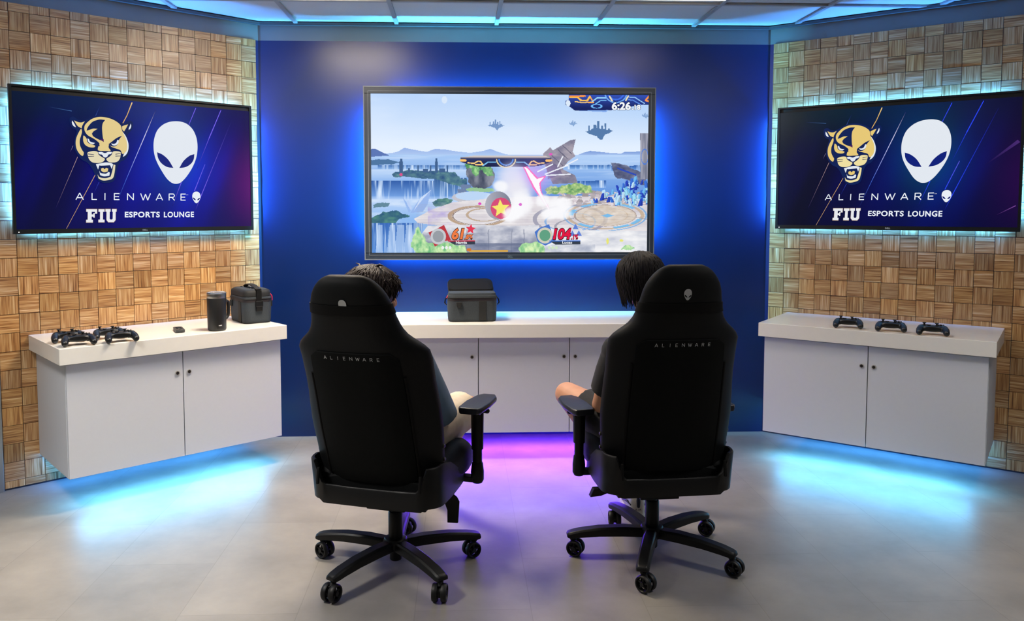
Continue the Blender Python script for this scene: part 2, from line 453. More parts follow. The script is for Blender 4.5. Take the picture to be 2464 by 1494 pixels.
class Picture:
    """flat coloured shapes on a display, in the display's own width and height"""
    def __init__(self, w_, h_, f, y0): self.w, self.h, self.f, self.y = w_, h_, f, y0; self.v, self.fc, self.col, self.n = [], [], [], 0
    def pt(self, p):
        u, v = self.f(*p); return ((u - 0.5) * self.w, self.y - 0.00012 * self.n, v * self.h)
    def poly(self, pts, col):
        """col: one sRGB colour or one per corner"""
        self.n += 1; b = len(self.v)
        P = [self.pt(p) for p in pts]; self.v += P
        per = isinstance(col[0], (tuple, list))
        for t in tessellate_polygon([[Vector((x, z, 0)) for x, y, z in P]]):
            self.fc.append([b + i for i in t]); self.col += [rgb(*(col[i] if per else col)) for i in t]
    def curve(self, pts, col, k=5):
        """the same through a smooth closed outline"""
        n = len(pts); out = []
        for i in range(n):
            p0, p1, p2, p3 = (np.array(pts[(i + d) % n], float) for d in (-1, 0, 1, 2))
            for j in range(k):
                t = j / k
                out.append(tuple(0.5 * (2 * p1 + (p2 - p0) * t + (2 * p0 - 5 * p1 + 4 * p2 - p3) * t * t + (3 * p1 - p0 - 3 * p2 + p3) * t ** 3)))
        self.poly(out, col)
    def line(self, a, b, wa, wb, ca, cb):
        a, b = np.array(a, float), np.array(b, float); d = (b - a) / np.hypot(*(b - a)); n = np.array([-d[1], d[0]])
        self.poly([tuple(a - n * wa / 2), tuple(a + n * wa / 2), tuple(b + n * wb / 2), tuple(b - n * wb / 2)], [ca, ca, cb, cb])
    def text(self, s, x0, y0, x1, y1, cap, col, bold=0.0, spacing=1.0, shear=0.0):
        """baseline from (x0, y0) to (x1, y1)"""
        vs, fs, wid = text_mesh(s, bold, spacing, shear); self.n += 1; b = len(self.v)
        for x, y in vs:
            t = x / wid; self.v.append(self.pt((x0 + (x1 - x0) * t, y0 + (y1 - y0) * t - y * cap)))
        for f in fs:
            self.fc.append([b + i for i in f]); self.col += [rgb(*col)] * len(f)
    def grid(self, nx, ny, fn):
        """soft background: fn(u, v) gives arrays of r, g, b"""
        self.n += 1; b = len(self.v)
        u, v = np.meshgrid(np.linspace(0, 1, nx + 1), np.linspace(0, 1, ny + 1))
        col = fn(u, v)
        for j in range(ny + 1):
            for i in range(nx + 1): self.v.append(((u[j, i] - 0.5) * self.w, self.y, v[j, i] * self.h))
        for j in range(ny):
            for i in range(nx):
                q = [j * (nx + 1) + i, j * (nx + 1) + i + 1, (j + 1) * (nx + 1) + i + 1, (j + 1) * (nx + 1) + i]
                self.fc.append([b + k for k in q])
                self.col += [rgb(*(max(0, min(255, c)) for c in col[:, k // (nx + 1), k % (nx + 1)])) for k in q]
    def cells(self, img):
        """raster: one face per cell, img[row from the bottom, column] in sRGB"""
        self.n += 1; ny, nx, _ = img.shape; b = len(self.v)
        for j in range(ny + 1):
            for i in range(nx + 1): self.v.append(((i / nx - 0.5) * self.w, self.y, j / ny * self.h))
        for j in range(ny):
            for i in range(nx):
                a = b + j * (nx + 1) + i
                self.fc.append([a, a + 1, a + nx + 2, a + nx + 1])
        c = np.clip(img, 0, 255) / 255.0
        c = np.where(c <= 0.04045, c / 12.92, ((c + 0.055) / 1.055) ** 2.4)
        c = np.concatenate([c, np.ones((ny, nx, 1))], 2).reshape(-1, 4)
        self.col += [tuple(x) for x in np.repeat(c, 4, 0)]
    def build(self, name, parent):
        me = bpy.data.meshes.new(name); me.from_pydata(self.v, [], self.fc)
        ca = me.color_attributes.new('Col', 'FLOAT_COLOR', 'CORNER'); ca.data.foreach_set('color', np.array(self.col, np.float32).ravel())
        me.materials.append(MT['picture'])
        bm = bmesh.new(); bm.from_mesh(me)
        for f in bm.faces:
            if f.normal.y > 0: f.normal_flip()
        bm.to_mesh(me); bm.free()
        o = bpy.data.objects.new(name, me); C.objects.link(o); o.parent = parent
        return o

def soft(pts, k=5, corner=50):
    """round an outline between its sharp corners"""
    n = len(pts); P = [np.array(q, float) for q in pts]; sharp = []
    for i in range(n):
        a, b = P[i] - P[i - 1], P[(i + 1) % n] - P[i]
        c = (a @ b) / (np.hypot(*a) * np.hypot(*b) + 1e-9); sharp.append(math.degrees(math.acos(max(-1, min(1, c)))) > corner)
    out = []
    for i in range(n):
        j = (i + 1) % n; p0, p1 = P[i], P[j]; d = np.hypot(*(p1 - p0))
        def tan(m, chord):
            if sharp[m]: return chord
            v = P[(m + 1) % n] - P[m - 1]; return v / (np.hypot(*v) + 1e-9) * d
        m0, m1 = tan(i, p1 - p0), tan(j, p1 - p0)
        for s in range(k):
            t = s / k; out.append(tuple((2 * t**3 - 3 * t**2 + 1) * p0 + (t**3 - 2 * t**2 + t) * m0 + (3 * t**2 - 2 * t**3) * p1 + (t**3 - t**2) * m1))
    return out

def alien(p, cx, cy, k, white, dark):
    """emblem: smooth tapering head with two slanted eyes, k = height / 540"""
    out = [(1500, 355), (1440, 363), (1385, 390), (1340, 440), (1316, 515), (1313, 590), (1325, 660), (1350, 722), (1390, 792), (1430, 850), (1470, 884), (1508, 894), (1548, 882), (1595, 835), (1645, 757), (1678, 675), (1690, 590), (1682, 505), (1652, 432), (1605, 383), (1555, 361)]
    e1 = [(1343, 622), (1390, 643), (1440, 687), (1484, 757), (1430, 749), (1380, 716), (1352, 672)]
    e2 = [(1663, 637), (1620, 653), (1570, 698), (1535, 758), (1590, 749), (1635, 720), (1658, 682)]
    T = lambda q: [(cx + (x - 1501) * k, cy + (y - 624) * k) for x, y in q]
    p.curve(T(out), white)
    for e in (e1, e2):
        p.poly(soft(T(e)), dark)

def display(side, label, screen_cover):
    z0, z1 = (1.3064, 2.0506) if side == 'left' else (1.311, 2.0552)
    s_mid = (0.0966 if side == 'left' else 0.0877) + 0.6375
    W_, H_ = 1.275, z1 - z0
    t = thing('television', label, 'television', wp(side, s_mid, 0, z0), SIDE[side][3], 'wall displays with the lounge logo')
    bl, bt, bb = 0.014, 0.010, 0.023
    f0, f1 = -0.0525, -0.016
    b = MB()
    for c, s_ in (((0, 0, H_ - bt / 2), (W_, 0, bt)), ((0, 0, bb / 2), (W_, 0, bb)), ((-W_ / 2 + bl / 2, 0, (H_ + bb - bt) / 2), (bl, 0, H_ - bt - bb)), ((W_ / 2 - bl / 2, 0, (H_ + bb - bt) / 2), (bl, 0, H_ - bt - bb))):
        b.box((c[0], (f0 + f0 + 0.02) / 2, c[2]), (s_[0], 0.02, s_[2]))
    bz = b.build('bezel', MT['bezel'], t, smooth=0)
    p = Picture(0.046, 0.012, lambda x, y: (x, -y), 0); p.text('DELL', 0.2, 0, 0.8, 0, 0.7, (150, 156, 160), 0.02)
    o = p.build('maker_mark', bz); o.location = (0, f0 - 0.0006, 0.006)
    MB().cyl((-W_ / 2 + 0.024, f0 - 0.001, 0.009), (-W_ / 2 + 0.024, f0 + 0.002, 0.009), 0.0022).build('power_light', material('power_light', (0.8, 0.8, 0.8), emit=(1, 0.95, 0.95), strength=3), bz)
    MB().box((0, f0 + 0.017, H_ / 2), (W_ - 0.012, 0.010, H_ - 0.012)).build('rear_cover', MT['tvback'], t, smooth=0)
    MB().box((0, -0.016, H_ / 2), (0.4, 0.030, 0.3)).build('mount_plate', MT['tvback'], t, smooth=0)
    w_, h_ = W_ - 2 * bl, H_ - bt - bb
    F = homography([(92, 97), (2132, 266), (2160, 1288), (150, 1330)], UNIT)
    p = Picture(w_, h_, F, f0 + 0.004)
    R_ = side == 'right'
    def bg(u, v):
        r = 1 + 2 * v; g = 4 + 26 * np.exp(-((v - 1) / 0.25) ** 2) * (0.5 + 0.5 * np.cos((u - 0.35) * 4)); b_ = 44 + 66 * np.exp(-((u - 0.58) / 0.36) ** 2)
        beam = np.zeros_like(u)
        for c, s_, a in ((0.10, 0.05, 40), (0.17, 0.03, 25), (0.36, 0.05, 30), (0.55, 0.08, 35), (0.80, 0.06, 60), (0.9, 0.05, 45)):
            beam += a * np.exp(-(((u + 0.22 * (1 - v) - 0.06) - c) / s_) ** 2) * np.exp(-((v - 0.45) / 0.42) ** 2)
        pur = np.exp(-((u - 1.04) / 0.17) ** 2) * np.exp(-((v - 0.38) / 0.42) ** 2)
        k = 0.62 if R_ else 1.0
        halo = 55 * np.exp(-(((u - 0.655) / 0.16) ** 2 + ((v - 0.56) / 0.34) ** 2))
        return np.array([r + pur * (34 if R_ else 90), g + halo, (b_ + beam + halo * 0.8) * k + pur * 45 * (0.6 if R_ else 1)])
    p.grid(72, 42, bg)
    gold, pale, vio, blu, wht = (246, 208, 130), (190, 160, 160), (120, 100, 240) if not R_ else (40, 70, 250), (60, 110, 230), (200, 200, 235)
    night = (8, 10, 90)
    p.line((1127, 195), (1085, 305), 9, 7, gold, (210, 165, 95)); p.line((1085, 305), (555, 1320), 7, 3, (226, 180, 100), (200, 160, 120))
    p.line((665, 664), (480, 1110), 4, 2, pale, night); p.line((625, 570), (600, 625), 4, 2, (150, 140, 170), night)
    p.line((1330, 260), (1240, 478), 3, 7, night, wht); p.line((1240, 478), (1085, 850), 7, 4, wht, (70, 110, 225)); p.line((1085, 850), (985, 1100), 4, 2, (70, 110, 225), night)
    p.line((1674, 240), (1560, 520), 6, 5, vio, (60, 60, 200))
    p.line((1890, 258), (1790, 500), 6, 7, vio, vio); p.line((1790, 500), (1690, 760), 4, 2, vio, night)
    p.line((1990, 330), (1720, 1010), 3, 6, night, vio); p.line((1720, 1010), (1675, 1130), 6, 2, vio, night)
    p.line((1757, 725), (1668, 955), 5, 6, (90, 90, 220), vio); p.line((1555, 880), (1480, 1085), 6, 3, vio, night)
    p.line((855, 220), (815, 310), 2, 4, night, (60, 90, 170)); p.line((850, 880), (800, 990), 4, 2, (50, 70, 190), night)
    p.line((395, 233), (610, 272), 2, 5, (10, 14, 70), (70, 110, 170))
    if R_:
        p.line((1930, 770), (2130, 600), 3, 26, (14, 12, 70), (70, 40, 110)); p.line((2030, 1160), (2140, 1090), 3, 7, (40, 20, 70), (120, 70, 150))
    sc = p.build('screen', t)
    # panther head emblem
    p = Picture(w_, h_, F, f0 + 0.0005)
    navy = (8, 30, 84); gd = (226, 203, 140) if not R_ else (230, 200, 118); cr_ = (226, 216, 180) if not R_ else (238, 222, 160); wh = (226, 232, 240)
    p.curve([(592, 335), (625, 320), (665, 345), (720, 350), (790, 320), (860, 306), (930, 316), (1000, 345), (1050, 375), (1090, 355), (1120, 355), (1136, 385), (1125, 430), (1095, 465), (1085, 500), (1105, 560), (1106, 610), (1092, 655), (1062, 692), (1032, 705), (1010, 740), (995, 800), (987, 850), (960, 880), (910, 890), (860, 880), (828, 850), (800, 790), (770, 740), (740, 710), (700, 690), (658, 640), (632, 580), (638, 500), (652, 440), (618, 420), (598, 390)], navy)
    p.curve([(722, 395), (740, 372), (780, 340), (830, 323), (880, 322), (940, 335), (992, 360), (1030, 395), (1042, 440), (1062, 470), (1080, 520), (1088, 570), (1080, 622), (1046, 638), (1030, 608), (990, 592), (952, 578), (932, 560), (928, 585), (944, 612), (900, 614), (842, 610), (836, 590), (846, 560), (846, 545), (806, 512), (752, 482), (728, 455), (718, 425)], gd)
    p.poly(soft([(737, 440), (744, 418), (760, 392), (790, 362), (820, 350), (850, 343), (896, 347), (876, 375), (870, 410), (872, 450), (878, 500), (886, 538), (872, 528), (848, 518), (815, 502), (792, 485), (783, 465), (797, 446), (832, 424), (795, 422), (765, 432)]), navy)
    p.poly(soft([(852, 512), (884, 512), (886, 538)]), (70, 20, 90))
    p.curve([(690, 425), (698, 450), (690, 485), (680, 520), (682, 565), (700, 605), (715, 630), (706, 657), (680, 640), (655, 600), (645, 550), (650, 505), (668, 460)], gd)
    p.poly(soft([(630, 353), (662, 366), (690, 370), (722, 360), (708, 382), (698, 404), (695, 420), (683, 414), (665, 404), (648, 384)]), gd)
    p.poly(soft([(612, 353), (624, 368), (638, 392), (646, 412), (630, 404), (617, 390), (611, 372)]), wh)
    p.poly(soft([(1040, 402), (1062, 392), (1092, 384), (1078, 412), (1058, 446), (1044, 430)]), gd)
    p.poly(soft([(1114, 378), (1119, 396), (1112, 420), (1098, 432), (1098, 418), (1106, 400)]), wh)
    p.poly(soft([(1045, 448), (1072, 484), (1094, 540), (1098, 580), (1090, 622), (1072, 650), (1050, 664), (1058, 640), (1080, 612), (1086, 570), (1078, 520), (1060, 478)]), wh)
    p.poly(soft([(925, 556), (958, 530), (998, 500), (1042, 482), (1024, 504), (1012, 524), (1006, 552), (986, 572), (955, 574)]), navy)
    p.curve([(712, 482), (738, 508), (746, 538), (785, 558), (812, 570), (798, 584), (756, 580), (724, 560), (709, 526)], gd)
    p.poly(soft([(716, 474), (745, 502), (770, 512), (820, 540), (846, 556), (850, 575), (822, 566), (790, 560), (752, 545), (740, 514)]), navy)
    p.poly(soft([(745, 506), (758, 514), (765, 530), (785, 540), (810, 545), (795, 557), (768, 550), (750, 532)]), wh)
    p.poly(soft([(948, 548), (968, 553), (988, 546), (998, 528), (1000, 518), (1012, 519), (1008, 548), (985, 566), (960, 564)]), wh)
    p.curve([(748, 628), (790, 615), (830, 620), (842, 645), (870, 666), (895, 682), (880, 706), (840, 718), (790, 712), (762, 688), (750, 655)], cr_)
    p.curve([(1027, 622), (985, 615), (962, 622), (953, 645), (930, 666), (908, 682), (925, 706), (960, 713), (1000, 706), (1022, 682), (1030, 650)], cr_)
    p.poly(soft([(838, 625), (865, 622), (895, 632), (925, 622), (956, 622), (948, 640), (926, 645), (914, 664), (898, 670), (884, 664), (870, 646), (848, 641)]), wh)
    for a, b_ in (((748, 640), (802, 646)), ((752, 662), (802, 660)), ((985, 642), (1030, 634)), ((985, 658), (1030, 656))): p.line(a, b_, 6, 4, navy, navy)
    p.line((901, 682), (903, 706), 12, 12, navy, navy)
    p.poly(soft([(818, 728), (850, 722), (905, 712), (955, 720), (966, 730), (954, 768), (940, 736), (865, 740), (848, 738), (838, 774)]), wh)
    p.poly(soft([(863, 765), (880, 758), (895, 772), (905, 758), (925, 765), (920, 790), (890, 797), (865, 786)]), gd)
    p.poly(soft([(848, 784), (858, 804), (884, 808), (908, 808), (928, 792), (938, 800), (934, 826), (890, 832), (856, 822)]), wh)
    p.poly(soft([(833, 815), (850, 838), (900, 848), (945, 835), (958, 790), (970, 728), (985, 735), (980, 790), (966, 845), (932, 862), (880, 868), (842, 850)]), cr_)
    tag(p.build('panther_emblem', sc), 'gold panther head emblem on the display')
    p = Picture(w_, h_, F, f0 + 0.0005)
    alien(p, 1501, 624, 1.0, (226, 232, 240), (10, 30, 120))
    tag(p.build('alien_emblem', sc), 'large white alien head emblem on the display')
    p = Picture(w_, h_, F, f0 + 0.0005)
    xs = [652, 785, 893, 978, 1090, 1205, 1338, 1447, 1549]
    for ch, x, wd in zip('ALIENWARE', xs, (64, 46, 14, 46, 56, 84, 56, 50, 42)):
        y = 1033 + (x - 652) * 0.0045; k = 58
        vs = {'A': [((0, 0), (.5, 1)), ((.5, 1), (1, 0)), ((.22, .30), (.78, .30))], 'L': [((.1, 1), (.1, 0)), ((.1, .05), (1, .05))], 'I': [((.5, 1), (.5, 0))], 'E': [((.05, 1), (.05, 0)), ((.05, .95), (1, .95)), ((.05, .5), (.9, .5)), ((.05, .05), (1, .05))], 'N': [((.05, 1), (.05, 0)), ((.05, .97), (.95, .03)), ((.95, 1), (.95, 0))], 'W': [((0, 1), (.27, 0)), ((.27, 0), (.5, .9)), ((.5, .9), (.73, 0)), ((.73, 0), (1, 1))], 'R': [((.05, 1), (.05, 0)), ((.05, .95), (.75, .95)), ((.75, .97), (.95, .78)), ((.95, .78), (.95, .62)), ((.95, .62), (.75, .45)), ((.05, .45), (.75, .45)), ((.5, .45), (1, 0))]}[ch]
        for a, c in vs: p.line((x + a[0] * wd, y - a[1] * k), (x + c[0] * wd, y - c[1] * k), 8, 8, (232, 238, 248), (232, 238, 248)); p.n -= 1
        p.n += 1
    p.text('TM', 1594, 992, 1612, 992, 7, (220, 226, 240), 0.0)
    alien(p, 1683, 1010, 0.185, (232, 238, 246), (12, 24, 110))
    def slab(poly): p.poly(poly, (200, 170, 120)); 
    def block(x, y, wd, ht, ch):
        out = {'F': [(0, 1), (1, 1), (1, .66), (.80, .66), (.80, .8), (.5, .8), (.5, .6), (.66, .6), (.66, .70), (.78, .70), (.78, .36), (.66, .36), (.66, .44), (.5, .44), (.5, .2), (.62, .2), (.62, 0), (0, 0), (0, .2), (.14, .2), (.14, .8), (0, .8)],
               'I': [(0, 1), (1, 1), (1, .8), (.74, .8), (.74, .2), (1, .2), (1, 0), (0, 0), (0, .2), (.26, .2), (.26, .8), (0, .8)],
               'U': [(0, 1), (.46, 1), (.46, .8), (.38, .8), (.38, .28), (.44, .2), (.60, .2), (.66, .28), (.66, .8), (.58, .8), (.58, 1), (1, 1), (1, .8), (.92, .8), (.92, .18), (.76, 0), (.26, 0), (.10, .18), (.10, .8), (0, .8)]}[ch]
        cx_, cy_ = 0.5, 0.5
        for g, col in ((1.06, (150, 120, 90)), (1.0, (232, 234, 238))):
            p.poly([(x + (cx_ + (u - cx_) * g) * wd, y - (cy_ + (v - cy_) * g) * ht) for u, v in out], col)
    block(741, 1228, 92, 114, 'F'); block(845, 1226, 52, 112, 'I'); block(905, 1225, 94, 112, 'U')
    p.text('ESPORTS', 1070, 1182, 1370, 1181, 45, (232, 238, 248), 0.03, 1.12); p.text('LOUNGE', 1405, 1181, 1663, 1178, 44, (232, 238, 248), 0.03, 1.12)
    tag(p.build('lettering', sc), 'white lettering under the emblems')
    # light strips along the back edges
    e = 0.05
    for nm, cpos, sz in (('top', (0, -0.018, H_ - e), (W_ - 0.16, 0.006, 0.008)), ('bottom', (0, -0.018, e), (W_ - 0.16, 0.006, 0.008)), ('left', (-W_ / 2 + e, -0.018, H_ / 2), (0.008, 0.006, H_ - 0.16)), ('right', (W_ / 2 - e, -0.018, H_ / 2), (0.008, 0.006, H_ - 0.16))):
        MB().box(cpos, sz).build('light_strip', MT['led'], t, smooth=0)
    area('strip_light', (0, -0.012, H_ - 0.035), (0, 0.35, 1), W_ - 0.12, 0.008, TV_LED, TV_LED_TOP, 180, (1, 0, 0), t)
    area('strip_light', (0, -0.014, 0.03), (0, 0.9, -0.6), W_ - 0.12, 0.008, TV_LED, TV_LED_BOTTOM, 150, (1, 0, 0), t)
    area('strip_light', (-W_ / 2 + 0.035, -0.012, H_ / 2), (-1, 0.35, 0), 0.008, H_ - 0.12, TV_LED, TV_LED_SIDE, 180, (0, 1, 0), t)
    area('strip_light', (W_ / 2 - 0.035, -0.012, H_ / 2), (1, 0.35, 0), 0.008, H_ - 0.12, TV_LED, TV_LED_SIDE, 180, (0, 1, 0), t)
    return t
display('left', 'wall display with lounge logo on the wood wall above the mug and four gamepads', None)
display('right', 'wall display with lounge logo on the wood wall above the row of three gamepads', None)

def game_scene(F, nx=600, ny=340):
    """generic sunlit ruins over a sea with waterfalls, painted cell by cell"""
    u, v = np.meshgrid((np.arange(nx) + 0.5) / nx, (np.arange(ny) + 0.5) / ny)
    q = np.einsum('ij,jkl->ikl', F.inv, np.stack([u, v, np.ones_like(u)])); X, Y = q[0] / q[2], q[1] / q[2]
    img = np.zeros((ny, nx, 3))
    def vn(x, y, seed):
        r = np.random.RandomState(seed).rand(64, 64); xi, yi = np.floor(x).astype(int), np.floor(y).astype(int); fx, fy = x - xi, y - yi
        fx, fy = fx * fx * (3 - 2 * fx), fy * fy * (3 - 2 * fy); g = lambda a, b: r[np.mod(b, 64), np.mod(a, 64)]
        return (g(xi, yi) * (1 - fx) + g(xi + 1, yi) * fx) * (1 - fy) + (g(xi, yi + 1) * (1 - fx) + g(xi + 1, yi + 1) * fx) * fy
    def fbm(sx, sy, seed, o=4):
        return sum(vn(X / sx * 2 ** k, Y / sy * 2 ** k, seed + k) / 2 ** k for k in range(o)) / sum(0.5 ** k for k in range(o))
    def inside(pts):
        m = np.zeros_like(X, bool); n = len(pts)
        for i in range(n):
            (x1, y1), (x2, y2) = pts[i], pts[(i + 1) % n]
            if y1 == y2: continue
            m ^= ((y1 > Y) != (y2 > Y)) & (X < (x2 - x1) * (Y - y1) / (y2 - y1) + x1)
        return m
    def put(m, col, a=1.0):
        a = np.asarray(a, float) * m
        img[:] = img * (1 - a[..., None]) + np.asarray(col, float) * a[..., None] if np.ndim(col) == 1 else img * (1 - a[..., None]) + col * a[..., None]
    def mix(c1, c2, t): t = np.clip(t, 0, 1)[..., None]; return np.array(c1, float) * (1 - t) + np.array(c2, float) * t
    def rough(pts, amp, sc, seed):    # polygon test with a jagged edge
        nonlocal X, Y
        x0, y0 = X, Y; dx = (fbm(sc, sc, seed) - .5) * amp * 2; dy = (fbm(sc, sc, seed + 9) - .5) * amp * 2
        X, Y = X + dx, Y + dy; m = inside(pts); X, Y = x0, y0; return m
    ell = lambda cx, cy, rx, ry: ((X - cx) / rx) ** 2 + ((Y - cy) / ry) ** 2
    # sky and cloud
    img[:] = mix((182, 211, 250), (228, 240, 255), (Y - 110) / 430)
    put(X > 0, (160, 200, 246), 0.45 * np.clip((X - 1200) / 1200, 0, 1) * np.clip((560 - Y) / 450, 0, 1))
    put(X > 0, (246, 250, 255), 0.55 * np.clip(fbm(900, 260, 5) * 2 - 0.85, 0, 1) * np.clip((620 - Y) / 200, 0, 1))
    put(ell(690, 165, 22, 30) < 1, (228, 238, 250), 0.7)
    # hills on the horizon
    H = Y < 606
    put(inside([(100, 610), (280, 590), (320, 580), (370, 550), (430, 562), (500, 575), (550, 582), (620, 558), (700, 564), (800, 580), (900, 590), (1000, 575), (1060, 558), (1110, 578), (1180, 600), (1240, 610)]) & H, mix((150, 178, 232), (176, 202, 242), (Y - 550) / 60))
    put(inside([(1760, 606), (1800, 590), (1860, 573), (1930, 580), (2040, 592), (2110, 594), (2140, 580), (2260, 578), (2360, 585), (2360, 610)]) & H, mix((120, 152, 214), (165, 192, 238), (Y - 572) / 40))
    # sea, stepped falls
    W_ = Y >= 604; put(W_, mix((168, 202, 246), (98, 148, 222), (Y - 604) / 330))
    put(W_, (226, 238, 255), 0.5 * np.clip(fbm(260, 14, 21) * 2.2 - 1.0, 0, 1) * np.clip((860 - Y) / 100, 0, 1))
    put(inside([(100, 560), (140, 558), (190, 585), (255, 612), (100, 622)]), (88, 116, 180))
    put(rough([(100, 650), (160, 635), (240, 645), (350, 668), (270, 682), (100, 690)], 10, 40, 31), (74, 116, 160))
    put((X < 2260) & (Y > 605) & (Y < 690) & (X > 1500), (190, 216, 250), 0.5)
    def falls(x0, x1, y0, y1, seed, top=(44, 92, 168), low=(126, 172, 236), a=1.0):
        m = inside([(x0, y0), (x1, y0), (x1, y1), (x0, y1)])
        put(m, mix(top, low, (Y - y0) / (y1 - y0)), a); st = np.clip(vn(X / 13, Y / 160, seed) * 1.5 + vn(X / 5, Y / 90, seed + 1) * 0.8 - 1.05, 0, 1)
        put(m, (214, 232, 255), st * a)
    falls(160, 860, 690, 724, 41, (64, 112, 180), (150, 190, 240)); falls(1680, 2030, 686, 722, 43, (50, 100, 172), (140, 186, 242)); falls(2030, 2270, 690, 735, 44)
    put((X < 870) & (Y > 724) & (Y < 816), mix((206, 226, 252), (150, 190, 242), (Y - 724) / 90), 0.8)
    falls(100, 620, 814, 965, 45); falls(610, 870, 790, 960, 46, (50, 92, 150), (110, 160, 226)); falls(1740, 1990, 812, 870, 47)
    put((X < 800) & (Y > 935), mix((196, 218, 250), (140, 184, 240), (Y - 940) / 180), np.clip((Y - 930) / 40, 0, 1))
    put((X < 800) & (Y > 960) & (Y < 1160), (238, 246, 255), 0.7 * np.clip(fbm(130, 40, 51) * 2 - .8, 0, 1))
    # island with towers
    put(rough([(268, 765), (300, 745), (420, 728), (560, 738), (700, 735), (770, 745), (820, 800), (870, 800), (868, 880), (620, 800), (460, 790), (290, 780)], 10, 30, 61), mix((44, 82, 128), (104, 152, 150), fbm(40, 24, 62) * 1.6 - .3))
    for x0, x1, y0, y1 in ((330, 360, 660, 745), (336, 354, 636, 665), (615, 640, 660, 748), (621, 634, 634, 665), (574, 586, 690, 745), (710, 722, 690, 745), (474, 488, 690, 745), (400, 415, 712, 745), (520, 560, 720, 745), (650, 700, 715, 745)): put(inside([(x0, y0), (x1, y0), (x1, y1), (x0, y1)]), (62, 96, 142))
    # lower left cliffs and falls
    put(rough([(100, 1110), (210, 1060), (300, 1055), (420, 1090), (330, 1115), (300, 1170), (100, 1180)], 14, 40, 71), mix((36, 84, 124), (84, 142, 128), fbm(46, 30, 72) * 1.7 - .4))
    falls(100, 520, 1150, 1400, 73, (52, 104, 184), (84, 140, 216)); 
    for x0, x1 in ((170, 200), (260, 300), (320, 372), (392, 436)): put((X > x0 + (Y - 1150) * -0.1) & (X < x1 + (Y - 1150) * 0.02) & (Y > 1165), (204, 224, 252), 0.6)
    put(rough([(590, 985), (640, 960), (720, 952), (760, 965), (740, 1000), (620, 1022)], 8, 26, 81), mix((52, 98, 118), (110, 160, 140), fbm(30, 20, 82) * 1.6 - .3))
    put(rough([(120, 1005), (190, 985), (255, 990), (250, 1015), (130, 1030)], 8, 26, 83), (96, 136, 156))
    # ice shards in the water
    for sh, c in (([(355, 938), (400, 1000), (436, 1030), (410, 1072)], (150, 184, 238)), ([(400, 960), (436, 1030), (425, 1050), (395, 1000)], (186, 208, 246)), ([(584, 888), (560, 1000), (520, 1060), (420, 1070), (500, 950)], (150, 182, 236)), ([(584, 888), (520, 960), (450, 1050), (500, 950)], (204, 222, 250))): put(inside(sh), c)
    # floating islands
    def isle(cx, cy, k, c):
        put(rough([(cx - 68 * k, cy), (cx - 30 * k, cy - 14 * k), (cx + 30 * k, cy - 14 * k), (cx + 68 * k, cy), (cx + 28 * k, cy + 14 * k), (cx + 8 * k, cy + 42 * k), (cx - 14 * k, cy + 20 * k), (cx - 44 * k, cy + 10 * k)], 9 * k, 22 * k, int(cx)), c)
        for d, h, w_ in ((-52, 30, 4), (-22, 34, 7), (-6, 52, 6), (14, 30, 5), (30, 40, 4), (48, 16, 4)): put((abs(X - cx - d * k) < w_ * k) & (Y < cy) & (Y > cy - h * k), c)
    isle(1106, 372, 0.95, (118, 152, 200)); isle(1725, 355, 0.5, (132, 166, 212)); isle(1936, 418, 1.62, (84, 122, 170)); isle(2310, 292, 0.5, (132, 166, 212))
    # fallen masonry, right ruin, pillar
    put(inside([(1482, 596), (1540, 544), (1560, 570), (1700, 488), (1745, 480), (1720, 580), (1742, 615), (1680, 660), (1640, 720), (1740, 770), (1760, 830), (1560, 840), (1500, 700)]), mix((104, 104, 132), (172, 164, 176), fbm(90, 50, 91) * 1.7 - .35))
    for a in ((1600, 560, 1680, 640), (1640, 530, 1715, 600), (1540, 600, 1640, 690)): put(abs((Y - a[1]) - (a[3] - a[1]) / (a[2] - a[0]) * (X - a[0])) < 4, (84, 84, 110), 0.8 * ((X > a[0]) & (X < a[2])))
    put(inside([(1500, 640), (1600, 690), (1640, 760), (1520, 800)]), (92, 84, 128), 0.6)
    put(rough([(2028, 672), (2080, 668), (2180, 700), (2260, 740), (2310, 790), (2310, 850), (2200, 820), (2120, 800), (2060, 780)], 12, 40, 95), mix((66, 74, 110), (134, 140, 166), fbm(60, 30, 96) * 1.6 - .3))
    put(abs(Y - 712 - (X - 2080) * 0.36) < 7, (36, 70, 190), 0.9 * ((X > 2080) & (X < 2230)))
    put((X > 2264) & (X < 2330) & (Y > 432) & (Y < 800), mix((112, 118, 140), (176, 176, 190), vn(X / 9, Y / 90, 97)))
    put((abs(ell(2300, 620, 28, 60) - 1) < 0.16) & (X > 2264), (60, 120, 230), 0.8)
    # rock under the platform, greenery
    put(rough([(866, 690), (960, 670), (1060, 690), (1094, 760), (1080, 850), (1000, 880), (930, 870), (880, 820)], 14, 40, 101), mix((66, 74, 96), (140, 144, 158), fbm(50, 90, 102) * 1.8 - .4))
    put(rough([(850, 680), (940, 670), (1060, 705), (1090, 770), (1040, 770), (980, 720), (940, 780), (900, 720), (870, 720)], 22, 30, 103), mix((62, 132, 84), (168, 220, 150), fbm(20, 26, 104) * 1.7 - .3))
    put(inside([(820, 845), (905, 842), (905, 870), (830, 880)]) | inside([(796, 880), (870, 878), (870, 905), (800, 910)]), (110, 130, 168))
    put(rough([(860, 880), (960, 866), (1080, 880), (1100, 900), (870, 900)], 10, 26, 105), (150, 196, 150))
    # pool and plaza
    put(ell(925, 945, 172, 46) < 1, (196, 196, 206)); put(ell(930, 935, 150, 36) < 1, (188, 214, 246))
    put(inside([(450, 1116), (600, 1040), (760, 985), (1100, 950), (1500, 935), (2340, 930), (2340, 1260), (900, 1200), (480, 1150)]), mix((212, 206, 214), (240, 236, 236), fbm(150, 50, 111) * 1.6 - .3))
